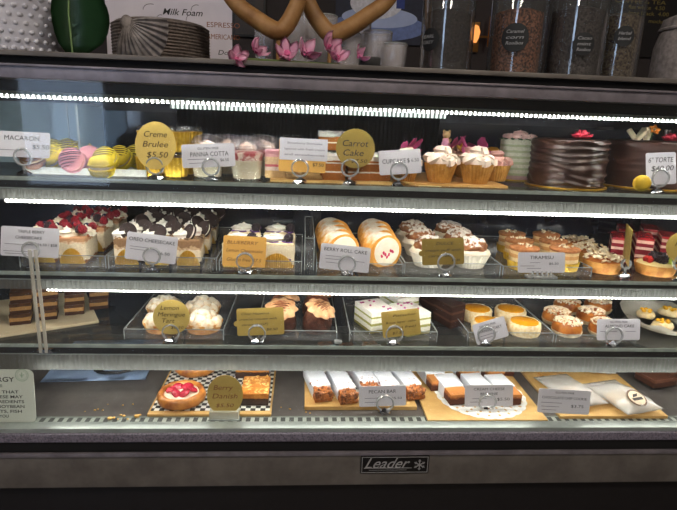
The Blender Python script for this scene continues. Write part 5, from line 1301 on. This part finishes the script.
bmesh.ops.solidify(bm, geom=bm.faces[:], thickness=.006)
bm.transform(T(0, 0, .004)); part('fan', bm, mat('weathered grey stone', (150, 144, 142), .8, (98, 94, 94), 40, bump=.5), t, (0, .02, 0), smooth=60)
part('hinge', blob(.013, .010, .016, .002, 90, 1, 3), mat('weathered grey stone', None), t, tuple(hinge+Vector((0, .02, 0))), smooth=180)
# white coffee board
a = at(108, 60, 1.42); b = at(231, -40, 1.42); wl = b.x-a.x; hl = b.z-ZT
t = thing('menu_board', 'white menu board reading Milk Foam behind the shell', 'menu board', ((a.x+b.x)/2, 1.42, ZT), (rad(-3), 0, 0))
part('panel', box(wl, .006, hl, .001), mat('white board', (206, 202, 212), .6, (196, 192, 204), 10), t)
def mb(px, py): q = at(px, py, 1.416); return (q.x-t.location.x, -.0036, q.z-ZT)
text('Milk Foam', pxw(36, 1.42), .021, ink, t, mb(182, 12), shear=.3, bold=.006)
for px, s in ((137, 'MOCHA'), (226, 'ESPRESSO')): pass
text('ESPRESSO', pxw(30, 1.42), .017, ink_red, t, mb(223, 25), bold=.0); text('AMERICANO', pxw(30, 1.42), .017, ink_red, t, mb(223, 37), bold=.0)
text('Double', pxw(22, 1.42), .016, ink, t, mb(230, 53), shear=.2)
bm = bmesh.new()
for px, py, wd in ((150, 9, 14), (160, 20, 8), (190, 20, 8), (196, 10, 10)):
    q = mb(px, py); merge(bm, tube([(q[0]+pxw(wd/2, 1.42)*math.cos(x), -.0036, q[2]+pxw(5, 1.42)*math.sin(x)) for x in [1.2+k*.25 for k in range(9)]], .0007, 4))
part('drawn_arcs', bm, ink_soft, t)
# wooden sculptures
walnut = mat('carved wood', (166, 126, 78), .5, (126, 88, 48), 22, bump=.3)
for nm, pts, rods, d, l in (('wooden_sculpture', ((216, -34), (228, -8), (240, 7), (256, 19), (270, 28), (279, 31), (286, 26), (293, 14), (299, -2), (304, -22)), ((278, 34, 66),), 1.14, 'carved wooden curve on a pin nearest the pink petals'),
                            ('wooden_sculpture', ((302, -34), (306, -6), (311, 9), (319, 22), (329, 33), (338, 33), (354, 25), (370, 14), (386, 2), (400, -18)), ((329, 36, 70),), 1.19, 'carved wooden curve on a pin before the clear tumblers')):
    base = tpos(rods[0][0], d)
    t = thing(nm, l, 'sculpture', base, 0, 'carved wooden curves')
    P = [at(x, y, d)-base for x, y in pts]
    # smooth path
    fine = []
    for i in range(len(P)-1):
        p0, p1, p2, p3 = P[max(i-1, 0)], P[i], P[i+1], P[min(i+2, len(P)-1)]
        for k in range(5):
            u = k/5; fine.append(.5*((2*p1)+(-p0+p2)*u+(2*p0-5*p1+4*p2-p3)*u*u+(-p0+3*p1-3*p2+p3)*u**3))
    fine.append(P[-1]); n = len(fine)
    rr = [pxw(8.2, d)*(1-.25*abs(2*k/(n-1)-1)**2) for k in range(n)]
    part('carved_curve', tube(fine, rr, 14), walnut, t, smooth=60)
    zt_ = (at(rods[0][0], rods[0][1]-4, d)-base).z
    part('pin', tube([(0, 0, .004), (0, 0, zt_)], .0042, 10), walnut, t)
    part('base', lathe([(.030, 0), (.03, .004), (.026, .0055), (0, .0055)], 32), black, t)
# clear fluted tumblers
fl_m = clear('fluted glass', (.95, .95, .96), .22, .24, (230, 226, 228), edge=.9)
for (px, w_px, top, d), l in zip(((302, 30, 14, 1.27), (322, 26, 16, 1.34), (345, 28, 34, 1.24), (376, 27, 32, 1.24), (394, 22, 44, 1.18), (356, 24, 22, 1.33), (264, 17, 30, 1.26)), ('clear fluted tumbler behind the wooden pins, nearest the petals', 'clear fluted tumbler behind the second wooden pin', 'clear fluted tumbler beneath the long wooden arm', 'clear fluted tumbler beside the short tumbler', 'short clear tumbler nearest the first glass jar', 'clear fluted tumbler at the back beneath the poster', 'narrow clear tumbler beside the first wooden pin')):
    p = tpos(px, d); r = pxw(w_px/2, d); h = at(px, top, d).z-ZT
    t = thing('glass_tumbler', l, 'tumbler', p, 0, 'clear fluted tumblers on the case')
    part('cup', lathe([(r*.86, 0), (r*.88, .002), (r, h), (r*.95, h), (r*.84, .005), (0, .005)], 72, 18, .03), fl_m, t, smooth=60)
    part('rim', tube([(r*.98*math.cos(a), r*.98*math.sin(a), h) for a in [2*PI*k/40 for k in range(40)]], .0012, 6, closed=True), acry_edge, t)
# pink blossoms lying on the rail
bl = mat('pink orchid petal', (255, 206, 230), .6, (248, 172, 212), 40)
ct = mat('orchid throat', (214, 100, 150), .5)
def blossom(px, py, d, s, rot, label):
    q = at(px, py, d); z = max(q.z, ZT+.001)
    t = thing('orchid_blossom', label, 'flower', (q.x, d, z), rot, 'pink orchid blossoms')
    for k in range(5):
        pl = bmesh.new(); g = []
        for i in range(7):
            u = i/6; wd = .011*math.sin(PI*(.12+.83*u))**.8
            g.append([pl.verts.new((wd*v*2, .026*u+.002*abs(v), .006*u*u*3*(1-.5*abs(v))+.003*math.sin(5*v+k))) for v in (-.5, -.2, .2, .5)])
        for A, B_ in zip(g, g[1:]):
            for i in range(3): pl.faces.new((A[i], A[i+1], B_[i+1], B_[i]))
        bmesh.ops.solidify(pl, geom=pl.faces[:], thickness=.0006)
        part('petal', pl, bl, t, (0, 0, .004), (rad(10+6*(k % 2)), 0, k*2*PI/5), s, smooth=180)
    part('throat', lathe([(.001, 0), (.005, .004), (.006, .010), (.003, .010), (0, .004)], 16), ct, t, s=s)
    return t
for px, py, d, s, rot, l in ((236, 60, 1.012, .85, (rad(70), 0, .4), 'pink blossom hanging lowest at the end of the spray'), (235, 72, .979, .62, (rad(95), 0, 2.4), 'pink blossom hanging over the front rail'), (254, 53, 1.06, .9, (rad(50), .3, 1), 'pink blossom beside the hanging one'), (287, 56, 1.06, 1.0, (rad(55), -.2, .2), 'pink blossom below the first wooden curve'), (304, 55, 1.06, 1.05, (rad(48), .3, 2.2), 'pink blossom between the two wooden pins'), (327, 50, 1.06, 1.05, (rad(60), 0, .9), 'pink blossom at the foot of the second pin'), (336, 60, 1.05, .9, (rad(45), .2, .3), 'pink blossom lying under the second pin'), (357, 58, 1.06, .75, (rad(50), 0, 1.6), 'small pink blossom before the tumblers')):
    blossom(px, py, d, s, rot, l)
t = thing('flower_stem', 'thin green stem joining the pink blossoms', 'stem', tpos(262, 1.05))
o = t.location.copy()
part('stalk', tube([Vector((xat(px, 1.05, ZT), 1.05+.01*math.sin(px), ZT+.006))-o for px in range(244, 350, 12)], .0026, 8), mat('green stalk', (92, 110, 60), .6), t)
# black phone-like block
t = thing('black_block', 'low black block lying before the tumblers', 'block', tpos(369, 1.09))
part('block', box(pxw(19, 1.09), .04, at(369, 58, 1.09).z-ZT, .002), black, t); part('top_seam', box(pxw(19, 1.09)-.006, .03, .001), blackm, t, (0, 0, at(369, 58, 1.09).z-ZT))
# storage jars
jar_g = clear('jar glass', (.97, .98, .98), .30, .012, edge=1.1, rough=.02)
def contents(name, a, b): return mat(name, a, .7, b, 230, .40, .60, bump=1.0)
def wrapped_disc(R, r):
    bm = bmesh.new(); g = []
    c = bm.verts.new((0, -R, 0)); rings = []
    for i in range(1, 6):
        rings.append([bm.verts.new((R*math.sin(r*i/5*math.cos(q)/R), -R*math.cos(r*i/5*math.cos(q)/R), r*i/5*math.sin(q))) for q in [2*PI*k/32 for k in range(32)]])
    for k in range(32):
        j = (k+1) % 32; bm.faces.new((c, rings[0][k], rings[0][j]))
        for i in range(4): bm.faces.new((rings[i][k], rings[i+1][k], rings[i+1][j], rings[i][j]))
    bmesh.ops.recalc_face_normals(bm, faces=bm.faces[:]); return bm
chalk = mat('chalk print', (150, 152, 156), .7)
for (x0, x1, fill, lx, ly, lr, d, cm, words), l in zip((
        (419, 469, 12, 432, 38, 10, 1.12, contents('black tea', (58, 48, 46), (22, 17, 17)), ('EARL', 'GREY')),
        (486, 539, 12, 516, 37, 12.5, 1.12, contents('brown rooibos', (150, 98, 72), (58, 34, 26)), ('Caramel', 'corn', 'Rooibos')),
        (541, 597, 10, 584, 44, 10, 1.13, contents('dark cacao tea', (74, 64, 62), (28, 22, 22)), ('Cacao', 'mint', 'Rooibos')),
        (590, 632, 16, 625, 36, 9, 1.17, contents('mixed herb tea', (110, 96, 74), (46, 26, 24)), ('Herbal', 'blend'))),
        ('glass jar of black tea with round Earl Grey label', 'glass jar of brown rooibos tea with round black label', 'glass jar of dark cacao tea with round black label', 'glass jar of mixed herb tea nearest the grey stone pot')):
    px = (x0+x1)/2; p = tpos(px, d); R = pxw((x1-x0)/2, d)*.985; hf = at(px, fill, d).z-ZT
    t = thing('storage_jar', l, 'jar', p, 0, 'tall glass tea jars')
    part('glass', lathe([(R*.97, 0), (R, .004), (R, .25), (R*.99, .25), (R*.99, .006), (0, .006)], 64), jar_g, t)
    part('tea', lump(lathe([(R*.84, .0075), (R*.845, hf*.5), (R*.845, hf-.004), (R*.5, hf+.003), (0, hf+.002)], 48), .001, 160), cm, t)
    part('lid', lathe([(R*1.02, .2505), (R*1.03, .275), (R*.9, .28), (0, .28)], 48), mat('jar lid', (40, 36, 36), .4), t)
    q = at(lx, ly, d-R); lb = part('round_label', wrapped_disc(R+.0008, pxw(lr, d)), mat('label black', (24, 26, 30), .6), t, (0, 0, q.z-ZT), (0, 0, max(-1.0, min(1.0, math.asin(max(-.95, min(.95, (q.x-p.x)/R)))))), smooth=180, label='round black label with chalk lettering')
    for i, wd in enumerate(words):
        text(wd, pxw(lr*1.25, d), .0085, chalk, lb, (0, -R-.0026, (len(words)/2-.5-i)*.0105), shear=.25, bold=.01)
# stone pot
p = tpos(684, 1.14); r = pxw(33, 1.14); h = at(684, 15, 1.14).z-ZT
t = thing('stone_pot', 'grey rough stone pot at the end past the tea jars', 'pot', p)
part('body', lump(lathe([(r*.96, 0), (r, .01), (r*.99, h*.55), (r*.9, h*.75), (r*.86, h*.78), (r*.9, h*.82), (r*.84, h*.95), (r*.6, h), (r*.5, h*.94), (0, h*.9)], 48), .002, 60), mat('rough grey stone', (156, 148, 146), .9, (120, 114, 113), 90, bump=.6), t, smooth=60)
part('rim', tube([(r*.89*math.cos(a), r*.89*math.sin(a), h*.80) for a in [2*PI*k/40 for k in range(40)]], .004, 8, closed=True), mat('rough grey stone', None), t)
# ================================================================== ON THE BACK WALL
YW = 2.39
def wallrect(px0, py0, px1, py1): a, b = at(px0, py0, YW), at(px1, py1, YW); return a, b
a, b = wallrect(338, -70, 426, 46)
t = thing('cup_picture', 'dark poster of a pale blue cup and saucer on the back wall', 'poster', ((a.x+b.x)/2, YW, b.z))
W_, H_ = b.x-a.x, a.z-b.z
part('sheet', box(W_, .006, H_), mat('poster dark', (42, 46, 66), .6), t)
def ell(rx, rz, x, z, m, nm, y): 
    bm = lathe([(1, 0), (1, .001)], 40); bm.transform(Matrix.Diagonal((rx, rz, 1, 1)).to_4x4()); bm.transform(Matrix.Rotation(PI/2, 4, 'X'))
    part(nm, bm, m, t, (x, y, z), smooth=0)
z_ = lambda py: at(380, py, YW).z-b.z
x_ = lambda px: at(px, 10, YW).x-t.location.x
pb = mat('printed pale blue', (190, 204, 240), .6, (168, 184, 224), 8)
ell(.20, .055, x_(380), z_(27), mat('printed blue', (120, 140, 196), .6), 'printed_saucer', -.0034)
ell(.16, .04, x_(380), z_(18), pb, 'printed_saucer_rim', -.0042)
ell(.11, .06, x_(376), z_(4), mat('printed white', (240, 240, 250), .6), 'printed_cup', -.005)
part('printed_stripe', box(.035, .001, .045), mat('printed royal blue', (52, 72, 150), .6), t, (x_(400), -.0058, z_(8)))
part('printed_stripe', box(.06, .001, .03), mat('printed red', (150, 50, 60), .6), t, (x_(352), -.0058, z_(0)))
a, b = wallrect(232, -50, 266, 38)
t = thing('dark_picture', 'small dark framed picture between menu board and sculptures', 'picture', ((a.x+b.x)/2, YW, b.z))
part('frame', box(b.x-a.x, .012, a.z-b.z, .002), black, t); part('print', box(b.x-a.x-.02, .002, a.z-b.z-.02), mat('dark print', (58, 44, 36), .5, (34, 34, 40), 10), t, (0, -.007, .01))
a, b = wallrect(596, -60, 700, 60)
t = thing('wall_menu', 'dark menu board with yellow lines on the back wall', 'menu board', ((a.x+b.x)/2, YW, b.z))
part('panel', box(b.x-a.x, .008, a.z-b.z, .001), mat('menu black', (34, 31, 32), .6), t)
yl = mat('menu yellow', (150, 132, 72), .7)
for i, (py, px, wd, s) in enumerate(((2, 640, 50, 'COFFEE & TEA'), (8, 646, 36, 'flat white  4.50'), (14, 648, 40, 'long black  4.00'), (20, 628, 30, 'chai latte 5.0'), (22, 660, 24, 'mocha 5.0'), (-8, 640, 60, 'ALL DAY MENU'))):
    q = at(px, py, YW); text(s, wd*YW/FPX, .022, yl, t, (q.x-t.location.x, -.005, q.z-b.z))
# warm wall lamp between the jars
q = at(477, 34, 2.3)
t = thing('wall_lamp', 'small warm lamp on the wall between the first two jars', 'lamp', (q.x, 2.385, q.z))
part('back_plate', box(.07, .01, .12, .002, M=T(0, 0, -.06)), mat('brass', (150, 110, 60), .3, metal=.8), t)
part('arm', tube([(0, -.006, -.03), (0, -.06, -.03)], .006, 8), mat('brass', None), t)
part('bulb', lathe([(.008, -.03), (.016, -.012), (.020, .012), (.012, .034), (0, .04)], 20), glow('warm bulb', (255, 160, 84), 1.3), t, (0, -.06, 0), smooth=180)
for dx in (.07, .10):
    part('side_tube', tube([(dx, -.03, -.04), (dx, -.03, .08)], .006, 8), mat('brass', None), t)
part('side_bar', tube([(0, -.012, .0), (.10, -.03, .0)], .005, 8), mat('brass', None), t)
fit_texts()
w = bpy.data.worlds.new('daylight'); bpy.context.scene.world = w; w.use_nodes = True
bg = w.node_tree.nodes['Background']; bg.inputs[0].default_value = (.55, .72, 1, 1); bg.inputs[1].default_value = 4.6
sc = bpy.context.scene
sc.view_settings.view_transform = 'Standard'; sc.view_settings.look = 'None'; sc.view_settings.gamma = 1
sc.view_settings.use_curve_mapping = False; sc.view_settings.exposure = 0
sc.render.film_transparent = False
cy = sc.cycles
cy.use_denoising = True; cy.max_bounces = 10; cy.transparent_max_bounces = 24; cy.diffuse_bounces = 4; cy.glossy_bounces = 4
cy.sample_clamp_indirect = 4; cy.caustics_reflective = False; cy.caustics_refractive = False
